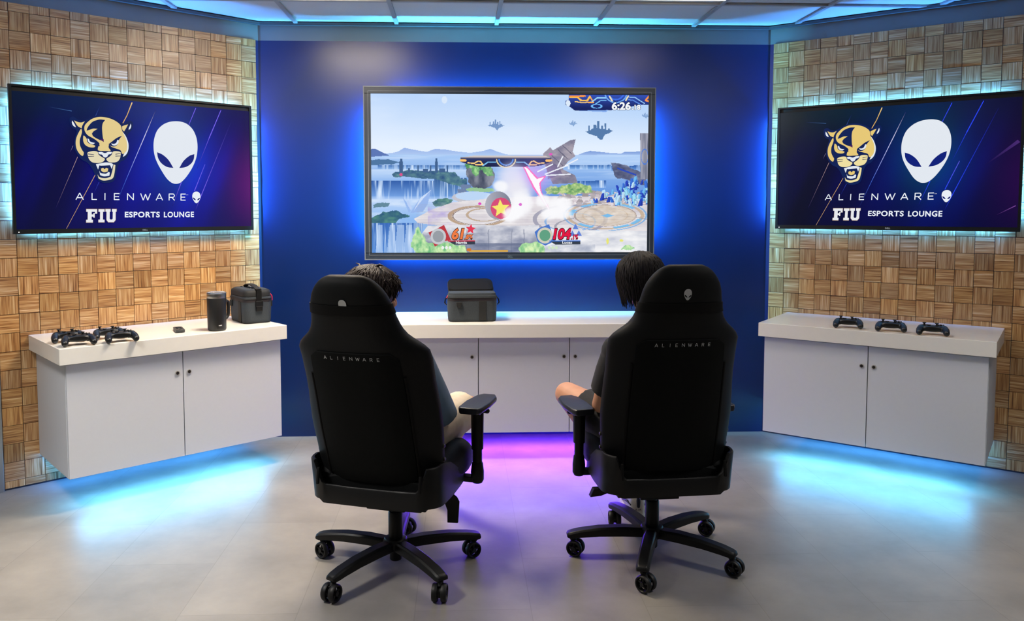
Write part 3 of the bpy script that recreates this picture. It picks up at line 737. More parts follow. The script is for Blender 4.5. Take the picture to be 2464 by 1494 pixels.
    put((Y > 985) & (Y < 1170) & (X > 560) & (X < 820), (168, 150, 226), 0.65 * np.clip(fbm(90, 40, 112) * 2.4 - 1, 0, 1) * np.clip((820 - X) / 120, 0, 1))
    for cx, cy, rx, ry, t, c in ((960, 1095, 225, 78, .16, (178, 146, 112)), (1010, 1085, 135, 50, .16, (186, 158, 126)), (960, 1095, 200, 68, .05, (120, 100, 90)), (1980, 1090, 300, 105, .10, (196, 170, 140)), (1980, 1090, 330, 120, .05, (110, 170, 230)), (1980, 1090, 245, 84, .06, (160, 140, 130)), (1980, 1090, 180, 62, .05, (190, 160, 130)), (1700, 1120, 285, 110, .12, (150, 150, 172)), (1700, 1140, 200, 74, .08, (120, 170, 230)), (2000, 1180, 420, 90, .05, (150, 150, 165))):
        put((abs(ell(cx, cy, rx, ry) - 1) < t) & (Y > 975) & (Y < 1210), c, 0.8)
    put(ell(1985, 1092, 242, 82) < 1, mix((206, 186, 160), (236, 224, 208), fbm(50, 20, 113) * 1.7 - .3), 0.7)
    put(inside([(1950, 1092), (2000, 1076), (2050, 1092), (1996, 1106)]), (118, 190, 240))
    for a0 in (0.5, 1.1, 2.2, 3.4, 4.2, 5.4):
        put((ell(1985, 1092, 300, 104) < 1) & (ell(1985, 1092, 262, 90) > 1) & (np.abs(np.angle(np.exp(1j * (np.arctan2((Y - 1092) * 2.9, X - 1985) - a0)))) < 0.25), (110, 190, 244), 0.9)
    for k in range(22):
        yy = 1000 + 9 * k; put((abs(Y - yy) < 1.6) & (X > 470) & (X < 2320), (166, 158, 170), 0.25)
    # gravel and crystals at the right
    r = np.random.RandomState(5)
    for k in range(130):
        x, y = r.uniform(1620, 2330), r.uniform(905, 1000); s = r.uniform(10, 34) 
        put(inside([(x - s, y + s * .3), (x - s * .3, y - s * .6), (x + s * .7, y - s * .4), (x + s, y + s * .4)]), np.array([200, 190, 196]) * r.uniform(.75, 1.18))
    for k in range(150):
        x, y = r.uniform(1880, 2330), r.uniform(790, 1000)
        if y < 960 - (x - 1880) * 0.42: continue
        s = r.uniform(14, 44); t = r.uniform(-.6, .6); c = [(58, 112, 214), (112, 186, 242), (158, 222, 248), (40, 70, 190), (190, 226, 250)][r.randint(5)]
        put(inside([(x - s * .5, y + s * .5), (x - s * .35 + t * s, y - s), (x + s * .15 + t * s, y - s * 1.15), (x + s * .5, y + s * .35)]), c); put(inside([(x, y + s * .4), (x + s * .1 + t * s, y - s), (x + s * .5, y + s * .35)]), np.array(c) * .82)
    for b in (([(1590, 880), (1640, 850), (1760, 835), (1860, 850), (1880, 905), (1760, 920), (1640, 915)], 121), ([(1500, 870), (1560, 850), (1620, 880), (1600, 920), (1510, 920)], 124)):
        put(rough(b[0], 16, 30, b[1]), mix((92, 150, 96), (206, 226, 150), fbm(22, 18, b[1] + 1) * 1.7 - .35))
    # front masonry, foliage
    put(inside([(516, 1230), (560, 1172), (900, 1162), (1200, 1172), (1450, 1168), (1460, 1395), (520, 1395)]), mix((150, 156, 178), (226, 226, 232), fbm(110, 60, 131) * 1.7 - .3 + (1230 - Y) / 220))
    for x in (700, 880, 1055, 1240, 1340): put((abs(X - x + fbm(60, 60, 132) * 20) < 5) & (Y > 1200), (110, 118, 142), 0.4)
    put((Y > 1310) & (Y < 1400) & (X > 860) & (X < 1320), (92, 104, 134), 0.75 * np.clip(fbm(120, 30, 133) * 2 - .5, 0, 1))
    put((Y > 1225) & (X > 520) & (X < 1460), (110, 118, 148), 0.55 * np.clip(fbm(90, 40, 134) * 2.6 - 1.2, 0, 1))
    put(inside([(1460, 1200), (2340, 1215), (2340, 1395), (1460, 1395)]), mix((196, 200, 214), (244, 244, 246), fbm(120, 40, 141) * 1.8 - .35)); put(inside([(1460, 1320), (1900, 1320), (1900, 1395), (1460, 1395)]), (110, 124, 156), 0.35 * np.clip(fbm(80, 40, 143) * 2.4 - .7, 0, 1))
    for bsh, sd in (([(425, 1330), (450, 1230), (490, 1180), (520, 1240), (560, 1310), (700, 1300), (860, 1330), (880, 1395), (470, 1395)], 151), ([(1285, 1350), (1340, 1310), (1430, 1300), (1490, 1340), (1500, 1395), (1290, 1395)], 154), ([(2110, 1350), (2150, 1322), (2220, 1350), (2180, 1370)], 157)):
        put(rough(bsh, 18, 34, sd), mix((112, 186, 128), (222, 246, 186), fbm(24, 34, sd + 1) * 1.7 - .35))
    put(abs(Y - 1374 + (X - 900) * 0.004) < 7, (226, 170, 60), 0.9 * ((X > 890) & (X < 1200))); put(ell(890, 1362, 20, 12) < 1, (210, 120, 50))
    put((ell(1998, 1295, 10, 26) < 1) | (ell(2110, 1290, 14, 10) < 1), (236, 232, 90), 0.8)
    # hovering platform with glowing inlay
    put(inside([(820, 628), (940, 610), (1500, 612), (1550, 630), (1550, 660), (1470, 690), (1390, 700), (960, 700), (880, 682), (822, 662)]), mix((44, 58, 110), (20, 26, 70), (Y - 630) / 70))
    put(inside([(820, 628), (940, 610), (1500, 612), (1550, 630)]), (206, 198, 196)); put((Y > 627) & (Y < 634) & (X > 820) & (X < 1550), (104, 100, 120))
    def pl(pts, wd, c):
        for (x1, y1), (x2, y2) in zip(pts, pts[1:]):
            t = np.clip(((X - x1) * (x2 - x1) + (Y - y1) * (y2 - y1)) / ((x2 - x1) ** 2 + (y2 - y1) ** 2), 0, 1)
            put(np.hypot(X - x1 - t * (x2 - x1), Y - y1 - t * (y2 - y1)) < wd, c)
    for s in (1, -1):
        f = lambda x: x if s == 1 else 2370 - x
        pl([(f(824), 650), (f(860), 652)], 9, (255, 196, 110)); pl([(f(880), 670), (f(930), 674), (f(960), 656), (f(980), 658), (f(1000), 684), (f(940), 684)], 5, (255, 210, 130)); pl([(f(1000), 692), (f(1040), 664), (f(1100), 664)], 5, (120, 190, 240))
    put((abs(ell(1185, 640, 76, 66) - 1) < .14) & (Y > 640), (222, 206, 160)); put((abs(ell(1185, 640, 56, 48) - 1) < .2) & (Y > 640), (70, 130, 230))
    # burst of light and dust
    put(X > 0, (214, 160, 246), 0.85 * np.exp(-ell(1400, 790, 130, 110))); put(X > 0, (240, 236, 250), 0.8 * np.exp(-ell(1230, 800, 120, 130) ** 2))
    put(X > 0, (236, 234, 242), 0.9 * np.exp(-ell(1270, 920, 130, 120) ** 2))
    put(inside([(1320, 700), (1356, 700), (1440, 788), (1512, 770), (1462, 830), (1470, 900), (1560, 1092), (1400, 870)]), (250, 120, 200)); put(inside([(1332, 706), (1352, 708), (1432, 800), (1490, 782), (1450, 832), (1462, 900), (1552, 1084), (1412, 862)]), (255, 250, 255))
    for a, b in (((1440, 740), (1560, 680)), ((1500, 760), (1680, 690)), ((1510, 770), (1700, 760)), ((1600, 700), (1640, 620)), ((1660, 690), (1760, 640))): pl([a, b], 5, (236, 240, 250))
    for cx, cy, rx, ry in ((1590, 1020, 90, 74), (1660, 1000, 66, 60), (1530, 1080, 66, 46), (1480, 970, 60, 50), (1620, 1080, 90, 40), (1220, 1070, 76, 60), (1170, 1090, 50, 40), (1270, 1060, 60, 60), (1310, 1000, 90, 110), (1130, 1010, 110, 110), (1140, 860, 60, 50)):
        put(X > 0, (250, 250, 253), 0.92 * np.exp(-(ell(cx, cy, rx, ry) * (0.7 + 0.6 * fbm(40, 40, 161))) ** 3))
    for x, y, c in ((975, 996, (226, 70, 190)), (1545, 600, (226, 90, 190)), (1300, 1002, (220, 110, 210)), (345, 764, (220, 80, 140))): put(ell(x, y, 13, 11) < 1, c)
    # round shield with a star half sunk in the dust
    put(ell(1122, 1010, 104, 112) < 1, mix((178, 178, 190), (122, 126, 146), (X - 1020) / 200)); put(ell(1145, 1032, 82, 84) < 1, (214, 76, 120))
    st = []
    for k in range(10):
        a = -PI / 2 + k * PI / 5 - .08; r_ = (74, 33)[k % 2]; st.append((1142 + r_ * math.cos(a), 1034 + r_ * math.sin(a)))
    put(inside(st), (246, 232, 110)); put(X > 0, (250, 250, 253), 0.95 * np.exp(-(ell(1220, 1080, 62, 60) * (0.7 + 0.6 * fbm(40, 40, 161))) ** 3))
    # ornament in the upper right corner
    put(inside([(1690, 118), (2345, 118), (2345, 205), (2290, 200), (2030, 246), (1740, 250), (1700, 220), (1664, 205), (1664, 170), (1690, 160)]), mix((50, 84, 190), (16, 30, 96), (Y - 118) / 110))
    put(inside([(1740, 250), (2010, 244), (1990, 262), (1940, 258)]), (130, 170, 236))
    pl([(1700, 142), (1760, 140), (1790, 168), (1840, 168), (1860, 134)], 7, (255, 196, 84)); pl([(1700, 134), (1820, 132)], 6, (250, 150, 60)); pl([(1740, 176), (1800, 186), (1870, 180)], 4, (255, 206, 120)); pl([(1860, 134), (1890, 186), (1850, 184)], 5, (255, 176, 80))
    pl([(1880, 176), (1920, 146), (1990, 146)], 5, (150, 210, 250)); pl([(1900, 200), (1950, 166), (1990, 168)], 4, (120, 190, 246)); pl([(2180, 140), (2220, 140), (2300, 190)], 4, (150, 200, 250)); pl([(2170, 160), (2210, 166), (2270, 200)], 4, (90, 140, 230)); pl([(2340, 130), (2310, 166), (2345, 176)], 7, (255, 150, 70))
    put((abs(ell(2070, 100, 90, 84) - 1) < .12), (110, 170, 246)); put((abs(ell(2070, 100, 66, 60) - 1) < .2), (60, 110, 230)); pl([(2020, 136), (2040, 170)], 6, (236, 226, 190)); pl([(2170, 132), (2150, 166)], 6, (236, 226, 190))
    put(abs(ell(1915, 214, 40, 16) - 1) < .4, (110, 180, 246)); put(ell(1685, 190, 18, 26) < 1, (220, 234, 250))
    return img

def centre_display():
    z0, z1, xc = 1.1197, 2.178, -0.0462
    W_, H_, f0 = 1.795, z1 - z0, -0.075
    t = thing('television', 'largest wall display, thick dark frame, game landscape on the blue wall', 'television', (xc, 0, z0), 0)
    b = MB(); bw = 0.0445
    for c, s_ in (((0, H_ - bw / 2), (W_ - 0.012, bw - 0.006)), ((0, bw / 2), (W_ - 0.012, bw - 0.006)), ((-W_ / 2 + bw / 2 + 0.003, H_ / 2), (bw - 0.006, H_ - 2 * bw)), ((W_ / 2 - bw / 2 - 0.003, H_ / 2), (bw - 0.006, H_ - 2 * bw))):
        dz = 0.003 if c[1] < 0.1 else (-0.003 if c[1] > H_ - 0.1 else 0)
        b.box((c[0], f0 + 0.014, c[1] + dz * 0), (s_[0], 0.024, s_[1]))
    bz = b.build('bezel', MT['frame_grey'], t, smooth=0)
    # chamfer stepping down to the panel and thin metal rim round the outside
    b = MB()
    for c, s_ in (((0, H_ - 0.0025), (W_, 0.006)), ((0, 0.0025), (W_, 0.006)), ((-W_ / 2 + 0.003, H_ / 2), (0.006, H_ - 0.012)), ((W_ / 2 - 0.003, H_ / 2), (0.006, H_ - 0.012))):
        b.box((c[0], f0 + 0.012, c[1]), (s_[0], 0.024, s_[1]))
    b.build('rim', MT['bezel_edge'], t, smooth=0)
    b = MB(); g = bw - 0.016
    for c, s_ in (((0, H_ - g), (W_ - 2 * g, 0.003)), ((0, g), (W_ - 2 * g, 0.003)), ((-W_ / 2 + g, H_ / 2), (0.003, H_ - 2 * g)), ((W_ / 2 - g, H_ / 2), (0.003, H_ - 2 * g))): b.box((c[0], f0 + 0.0015, c[1]), (s_[0], 0.003, s_[1]))
    b.build('bezel_step', MT['bezel_edge'], bz, smooth=0)
    MB().box((0, f0 + 0.019, H_ / 2), (W_ - 0.014, 0.012, H_ - 0.014)).build('rear_cover', MT['tvback'], t, smooth=0)
    MB().box((0, -0.024, H_ / 2), (0.7, 0.046, 0.4)).build('mount_plate', MT['tvback'], t, smooth=0)
    p = Picture(0.06, 0.016, lambda x, y: (x, -y), 0); p.text('DELL', 0.25, 0, 0.75, 0, 0.75, (110, 130, 138), 0.02)
    o = p.build('maker_mark', bz); o.location = (0.0, f0 + 0.0005, 0.012)
    w_, h_ = W_ - 2 * bw, H_ - 2 * bw
    F = homography([(97, 115), (2335, 123), (2312, 1382), (118, 1385)], UNIT)
    def lift(o): o.location.z = bw; return o
    p = Picture(w_, h_, F, f0 + 0.007); p.cells(game_scene(F)); sc = lift(p.build('screen', t))
    p = Picture(w_, h_, F, f0 + 0.006)
    for d, col in ((9, (16, 40, 84)), (0, (244, 246, 250))):
        b_ = 0.07 if d else 0.035
        p.text('6:26', 2036 - d / 3, 240, 2190 + d / 3, 240, 56 + d / 4, col, b_); p.text('.18', 2198 - d / 3, 240, 2268 + d / 3, 240, 36 + d / 4, col, b_)
    tag(p.build('timer_readout', sc), 'white timer digits 6:26.18')
    def score(name, big, small, who, x0, x1, c, bar, poly_):
        p = Picture(w_, h_, F, f0 + 0.006)
        p.poly(poly_, c[1])
        mx_, my_ = sum(q[0] for q in poly_) / len(poly_), sum(q[1] for q in poly_) / len(poly_)
        disc = lambda r, g: [(mx_ + r * math.cos(k * PI / 10), my_ + g * math.sin(k * PI / 10)) for k in range(20)]
        p.poly(disc(62, 64), (196, 200, 206) if big == '61' else (208, 206, 190)); p.poly(disc(44, 46), (150, 156, 164) if big == '61' else (96, 160, 130))
        star = []
        for k in range(10):
            a = -PI / 2 + k * PI / 5 + 0.1; r = (42, 19)[k % 2] if bar[0] > 100 else 0
            star.append((x1 - 35 + r * math.cos(a), 1198 + r * math.sin(a)))
        if bar[0] > 100: p.poly(star, (226, 56, 84))
        else:
            for dx, dy in ((0, -28), (-26, 24), (26, 24)): p.poly([(x1 - 38 + dx - 24, 1210 + dy + 18), (x1 - 38 + dx, 1210 + dy - 26), (x1 - 38 + dx + 24, 1210 + dy + 18)], (96, 130, 214))
        p.poly([(x0 - 30, 1292), (x1, 1290), (x1, 1320), (x0 + 20, 1322)], (50, 60, 74)); p.poly([(x0 - 30, 1290), (x1, 1288), (x1, 1295), (x0 - 30, 1297)], bar)
        e = x0 + (x1 - x0) * (0.54 if big == '61' else 0.66)
        for d, col in ((10, (34, 14, 22)), (0, c[0])):
            p.text(big, x0 - d / 3, 1276 + d / 4, e + d / 3, 1274 + d / 4, 76 + d / 3, col, 0.08 if d else 0.04, 1.0, 0.2)
            p.text(small, e + 2 - d / 3, 1278 + d / 4, x1 - 16 + d / 3, 1276 + d / 4, 32 + d / 3, col, 0.08 if d else 0.04, 1.0, 0.2)
        p.text(who, x0 + 33 if big == '61' else x0 + 75, 1314, x1 - 64 if big == '61' else x1 - 66, 1314, 19, (240, 242, 246), 0.03)
        for k in range(3):
            cx = x0 - 71 + 29 * k if big == '61' else x0 - 30 + 29 * k
            p.curve([(cx, 1332), (cx + 12, 1346), (cx, 1360), (cx - 12, 1346)], (236, 240, 240) if big == '61' else (206, 228, 196))
        p.build(name, sc)
    score('score_readout', '61', '.8%', 'Narnia', 752, 938, ((238, 122, 64), (186, 52, 62)), (210, 40, 66), [(566, 1224), (600, 1212), (690, 1165), (748, 1288), (700, 1292), (618, 1338), (590, 1280)])
    score('score_readout', '104', '.1%', 'Lucas', 1560, 1780, ((226, 18, 64), (74, 118, 200)), (70, 120, 220), [(1414, 1222), (1450, 1190), (1530, 1160), (1560, 1250), (1580, 1292), (1500, 1330), (1440, 1300)])
    e = 0.09
    for cpos, sz in (((0, -0.028, H_ - e - .01), (W_ - 0.34, 0.006, 0.01)), ((0, -0.022, 0.042), (W_ - 0.2, 0.006, 0.008)), ((-W_ / 2 + e, -0.028, H_ / 2), (0.01, 0.006, H_ - 0.34)), ((W_ / 2 - e, -0.028, H_ / 2), (0.01, 0.006, H_ - 0.34))):
        MB().box(cpos, sz).build('light_strip', MT['led'], t, smooth=0)
    area('strip_light', (0, -0.022, H_ - e), (0, 0.3, 1), W_ - 0.3, 0.01, LED, CENTRE_LED * .65, 180, (1, 0, 0), t)
    area('strip_light', (0, -0.022, 0.040), (0, 0.12, -1), W_ - 0.2, 0.026, LED, CENTRE_LED * .42, 180, (1, 0, 0), t)
    area('strip_light', (-W_ / 2 + e, -0.043, H_ / 2), (-1, 0.25, 0), 0.01, H_ - 0.3, LED, CENTRE_LED * .6, 180, (0, 1, 0), t)
    area('strip_light', (W_ / 2 - e, -0.043, H_ / 2), (1, 0.25, 0), 0.01, H_ - 0.3, LED, CENTRE_LED * .6, 180, (0, 1, 0), t)
centre_display()

# ------------------------------------------------------------------ wall cabinets and worktops
ZW0, ZW1, ZB = 0.7100, 0.7874, 0.1614
def lock(parent, x, y, z):
    b = MB().lathe([(0.0115, -0.0045), (0.0115, -0.001), (0.010, 0.0), (0.010, 0.004)], (x, y, z), 'Y')
    o = b.build('lock', MT['lock_ring'], parent)
    MB().lathe([(0.0078, -0.0052), (0.0078, -0.0044)], (x, y, z), 'Y').build('lock_core', MT['dark_steel'], o)
def cabinet(name_loc, rz, width, depth, joints, locks, label, led, lcol, power, open_left=False):
    """origin: middle of the back at floor level, room towards -y"""
    t = thing('floating_cabinet', label, 'cabinet', name_loc, rz, 'floating white cabinets')
    T = 0.019; yb = -0.004
    b = MB()
    d = depth - 0.021
    b.box((-width / 2 + T / 2, yb - d / 2, (ZB + ZW0) / 2), (T, d, ZW0 - ZB)); b.box((width / 2 - T / 2, yb - d / 2, (ZB + ZW0) / 2), (T, d, ZW0 - ZB))
    b.box((0, yb - d / 2, ZB + T / 2), (width - 2 * T, d, T)); b.box((0, yb - d / 2, ZW0 - T / 2), (width - 2 * T, d, T))
    b.box((0, yb - 0.006, (ZB + ZW0) / 2), (width - 2 * T, 0.012, ZW0 - ZB - 2 * T))
    for j in joints[1:-1]: b.box((j, yb - d / 2, (ZB + ZW0) / 2), (T, d - 0.02, ZW0 - ZB - 2 * T))
    b.build('carcass', MT['white'], t, smooth=0)
    for i, (a, c) in enumerate(zip(joints, joints[1:])):
        g = 0.0022
        b = MB().box(((a + c) / 2, -depth + 0.0095, (ZB + ZW0 - 0.006) / 2), (c - a - 2 * g, 0.019, ZW0 - ZB - 0.006))
        dr = b.build('door', MT['white'], t, smooth=0, bev=0.0008)
        for lx in locks[i]: lock(dr, lx, -depth, 0.5975 if abs(rz) < .01 else 0.597)
    MB().box((0, led, ZB - 0.004), (width - 0.12, 0.012, 0.006)).build('light_strip', MT['led'] if lcol is LED else MT['vled'], t, smooth=0)
    area('strip_light', (0, led, ZB - 0.010), (0, -0.32, -1), width - 0.12, 0.012, FLOOR_LED if lcol is LED else lcol, power, 180, (1, 0, 0), t)
    if lcol is LED:
        MB().box((0, -0.10, ZB - 0.004), (width - 0.04, 0.012, 0.006)).build('light_strip', MT['led'], t, smooth=0)
        area('strip_light', (0, -0.10, ZB - 0.010), (0, 0.5, -1), width - 0.04, 0.012, TV_LED, WALL_LED, 180, (1, 0, 0), t)
    return t
for nm, s0, width, s_t, wt, dl in (('left', 0.1875, 1.0933, 0.1627, 1.1498, ['left'][0]), ('right', 0.185, 1.0933, 0.159, 1.1498, 'right')):
    sm = s0 + width / 2
    lab = 'floating white two door cabinet under the four gamepads, mug and closed cooler bag' if nm == 'left' else 'floating white two door cabinet under the row of three gamepads'
    hw = width / 2; mid = 0.0
    cabinet(wp(nm, sm, 0, 0), SIDE[nm][3], width, 0.5471, [-hw, mid, hw], [[-0.030], [0.030]], lab, -0.44, LED, CAB_LED)
    lab = 'thick white worktop carrying the four gamepads, mug and closed cooler bag' if nm == 'left' else 'thick white worktop carrying the row of three gamepads'
    wt_ = tag(MB().box((0, -0.2885, (ZW0 + ZW1) / 2), (wt, 0.573, ZW1 - ZW0)).build('worktop', MT['white_top'], None, smooth=0, bev=0.002), lab, 'worktop', 'thick white worktops')
    wt_.location = wp(nm, s_t + wt / 2, 0, 0); wt_.rotation_euler = (0, 0, SIDE[nm][3])
cabinet((0.004, 0, 0), 0, 1.556, 0.53, [-0.778, -0.2592, 0.2592, 0.778], [[-0.2955], [0.2270], [0.2912]], 'floating white three door cabinet under the open cooler bag and largest display', -0.30, VIOLET, VIOLET_LED)
tag(MB().box((0.004, -0.2845, (ZW0 + ZW1) / 2), (1.63, 0.565, ZW1 - ZW0)).build('worktop', MT['white_top'], None, smooth=0, bev=0.002), 'thick white worktop in front of the blue wall carrying the open cooler bag', 'worktop', 'thick white worktops')

# ------------------------------------------------------------------ gaming chairs
def interp(tab, z):
    if z <= tab[0][0]: return tab[0][1]
    for (a, x), (b, y) in zip(tab, tab[1:]):
        if z <= b:
            t = (z - a) / (b - a); return x + (y - x) * t
    return tab[-1][1]
HALF = [(.385, .215), (.41, .228), (.48, .238), (.54, .240), (.62, .246), (.72, .243), (.80, .237), (.85, .237), (.91, .238), (.945, .236), (.97, .226), (.99, .210), (1.01, .188), (1.033, .172), (1.064, .161), (1.106, .153), (1.15, .144), (1.186, .123), (1.205, .106), (1.220, .086), (1.230, .060)]
HALF = [(z, w_ * (1.065 if z < .96 else 1.04 if z < .98 else 1.0)) for z, w_ in HALF]
DEEP = [(.385, .035), (.41, .045), (.6, .050), (.9, .050), (1.0, .045), (1.15, .046), (1.19, .040), (1.21, .032), (1.222, .022), (1.230, .010)]
WING = [(.385, .03), (.5, .055), (.75, .075), (.92, .07), (1.0, .035), (1.1, .02), (1.23, .0)]
def spine(z): return -0.165 - 0.235 * (z - 0.45) + 0.03 * max(0, z - 1.12) * 2
def back_section(z, n=56, grow=0.0):
    w_, d_, g = interp(HALF, z) + grow, interp(DEEP, z) + grow, interp(WING, z)
    out = []
    for k in range(n):
        t = 2 * PI * k / n; c, s = math.cos(t), math.sin(t)
        x = w_ * math.copysign(abs(c) ** 0.72, c); y = d_ * math.copysign(abs(s) ** 0.80, s)
        fx = abs(x) / w_
        y += g * fx ** 3.2 * (1.0 if s > 0 else 0.85)
        out.append((x, spine(z) + y, z))
    return out
def back_y(x, z):
    w_, d_, g = interp(HALF, z), interp(DEEP, z), interp(WING, z); fx = min(abs(x) / w_, 1)
    c = fx ** (1 / .72); s = math.sqrt(max(0, 1 - c * c)) ** 0.80
    return spine(z) - d_ * s + g * fx ** 3.2 * 0.85

def on_back(o, off):
    for v in o.data.vertices: v.co.y = back_y(v.co.x, v.co.z) - off

def letters_mesh(glyphs, cx, cz, k, wdt):
    """thin stroke letters in the x, z plane; k cap height; wdt stroke width"""
    G = {'A': [((0, 0), (.5, 1)), ((.5, 1), (1, 0)), ((.22, .32), (.78, .32))], 'L': [((0, 1), (0, 0)), ((0, .06), (1, .06))], 'I': [((.5, 1), (.5, 0))], 'E': [((0, 1), (0, 0)), ((0, .94), (1, .94)), ((0, .5), (.9, .5)), ((0, .06), (1, .06))], 'N': [((0, 1), (0, 0)), ((0, .95), (1, .05)), ((1, 1), (1, 0))], 'W': [((0, 1), (.27, 0)), ((.27, 0), (.5, .9)), ((.5, .9), (.73, 0)), ((.73, 0), (1, 1))], 'R': [((0, 1), (0, 0)), ((0, .94), (.72, .94)), ((.72, .96), (.95, .78)), ((.95, .78), (.95, .62)), ((.95, .62), (.72, .45)), ((0, .46), (.72, .46)), ((.5, .46), (1, 0))]}
    W = {'A': .88, 'L': .58, 'I': .2, 'E': .60, 'N': .74, 'W': 1.12, 'R': .64}
    pitch = 1.97; total = sum(0 for _ in glyphs) + pitch * (len(glyphs) - 1); b = MB(); j = 0
    for i, ch in enumerate(glyphs):
        x0 = cx + (i - (len(glyphs) - 1) / 2) * pitch * k; wd = W[ch] * k
        for a, c in G[ch]:
            p, q = np.array([x0 + (a[0] - .5) * wd, cz + (a[1] - .5) * k]), np.array([x0 + (c[0] - .5) * wd, cz + (c[1] - .5) * k])
            d = (q - p) / np.hypot(*(q - p)); n = np.array([-d[1], d[0]]) * wdt / 2
            b.bm.faces.new([b.bm.verts.new((v[0], 0, v[1])) for v in (p - n, p + n, q + n, q - n)])
    return b

def caster(parent, loc, yaw_):
    b = MB(); R_ = 0.0335
    ca, sa = math.cos(yaw_), math.sin(yaw_)
    rot = Matrix.Rotation(yaw_, 3, 'Z')
    T = lambda p: Vector(loc) + rot @ Vector(p)
    off = 0.016
    for sx in (-1, 1):
        a, c = sx * 0.007, sx * 0.027
        rings = []
        for r, h in ((0.024, a), (R_ - 0.002, a), (R_, a + sx * 0.004), (R_, c - sx * 0.005), (R_ - 0.003, c), (0.026, c), (0.024, c - sx * 0.003), (0.024, a)):
            rings.append([T((h, -off + r * math.cos(2 * PI * k / 28), R_ + r * math.sin(2 * PI * k / 28))) for k in range(28)])
        b.loft(rings, cap=False)
        for k in range(5):
            t = 2 * PI * k / 5 + 0.3
            b.tube([T(((a + c) / 2, -off, R_)), T(((a + c) / 2, -off + 0.025 * math.cos(t), R_ + 0.025 * math.sin(t)))], 0.0045, 8)
        b.tube([T((a, -off, R_)), T((c, -off, R_))], 0.009, 14)
    b.tube([T((-0.008, -off, R_)), T((0.008, -off, R_))], 0.02, 20)
    hood = [[T((sx * 0.0075, -off + 0.026 * math.cos(t), R_ + 0.030 * math.sin(t))) for t in (0.4, 0.9, 1.4, 1.9, 2.4)] for sx in (-1, 1)]
    b.tube([T((0, -off, R_ + 0.02)), T((0, -0.004, R_ + 0.034)), T((0, 0, R_ + 0.040))], [0.010, 0.012, 0.012], 12)
    b.tube([T((0, 0, R_ + 0.034)), T((0, 0, 0.094))], 0.008, 12)
    return b.build('caster', MT['rubber'], parent)

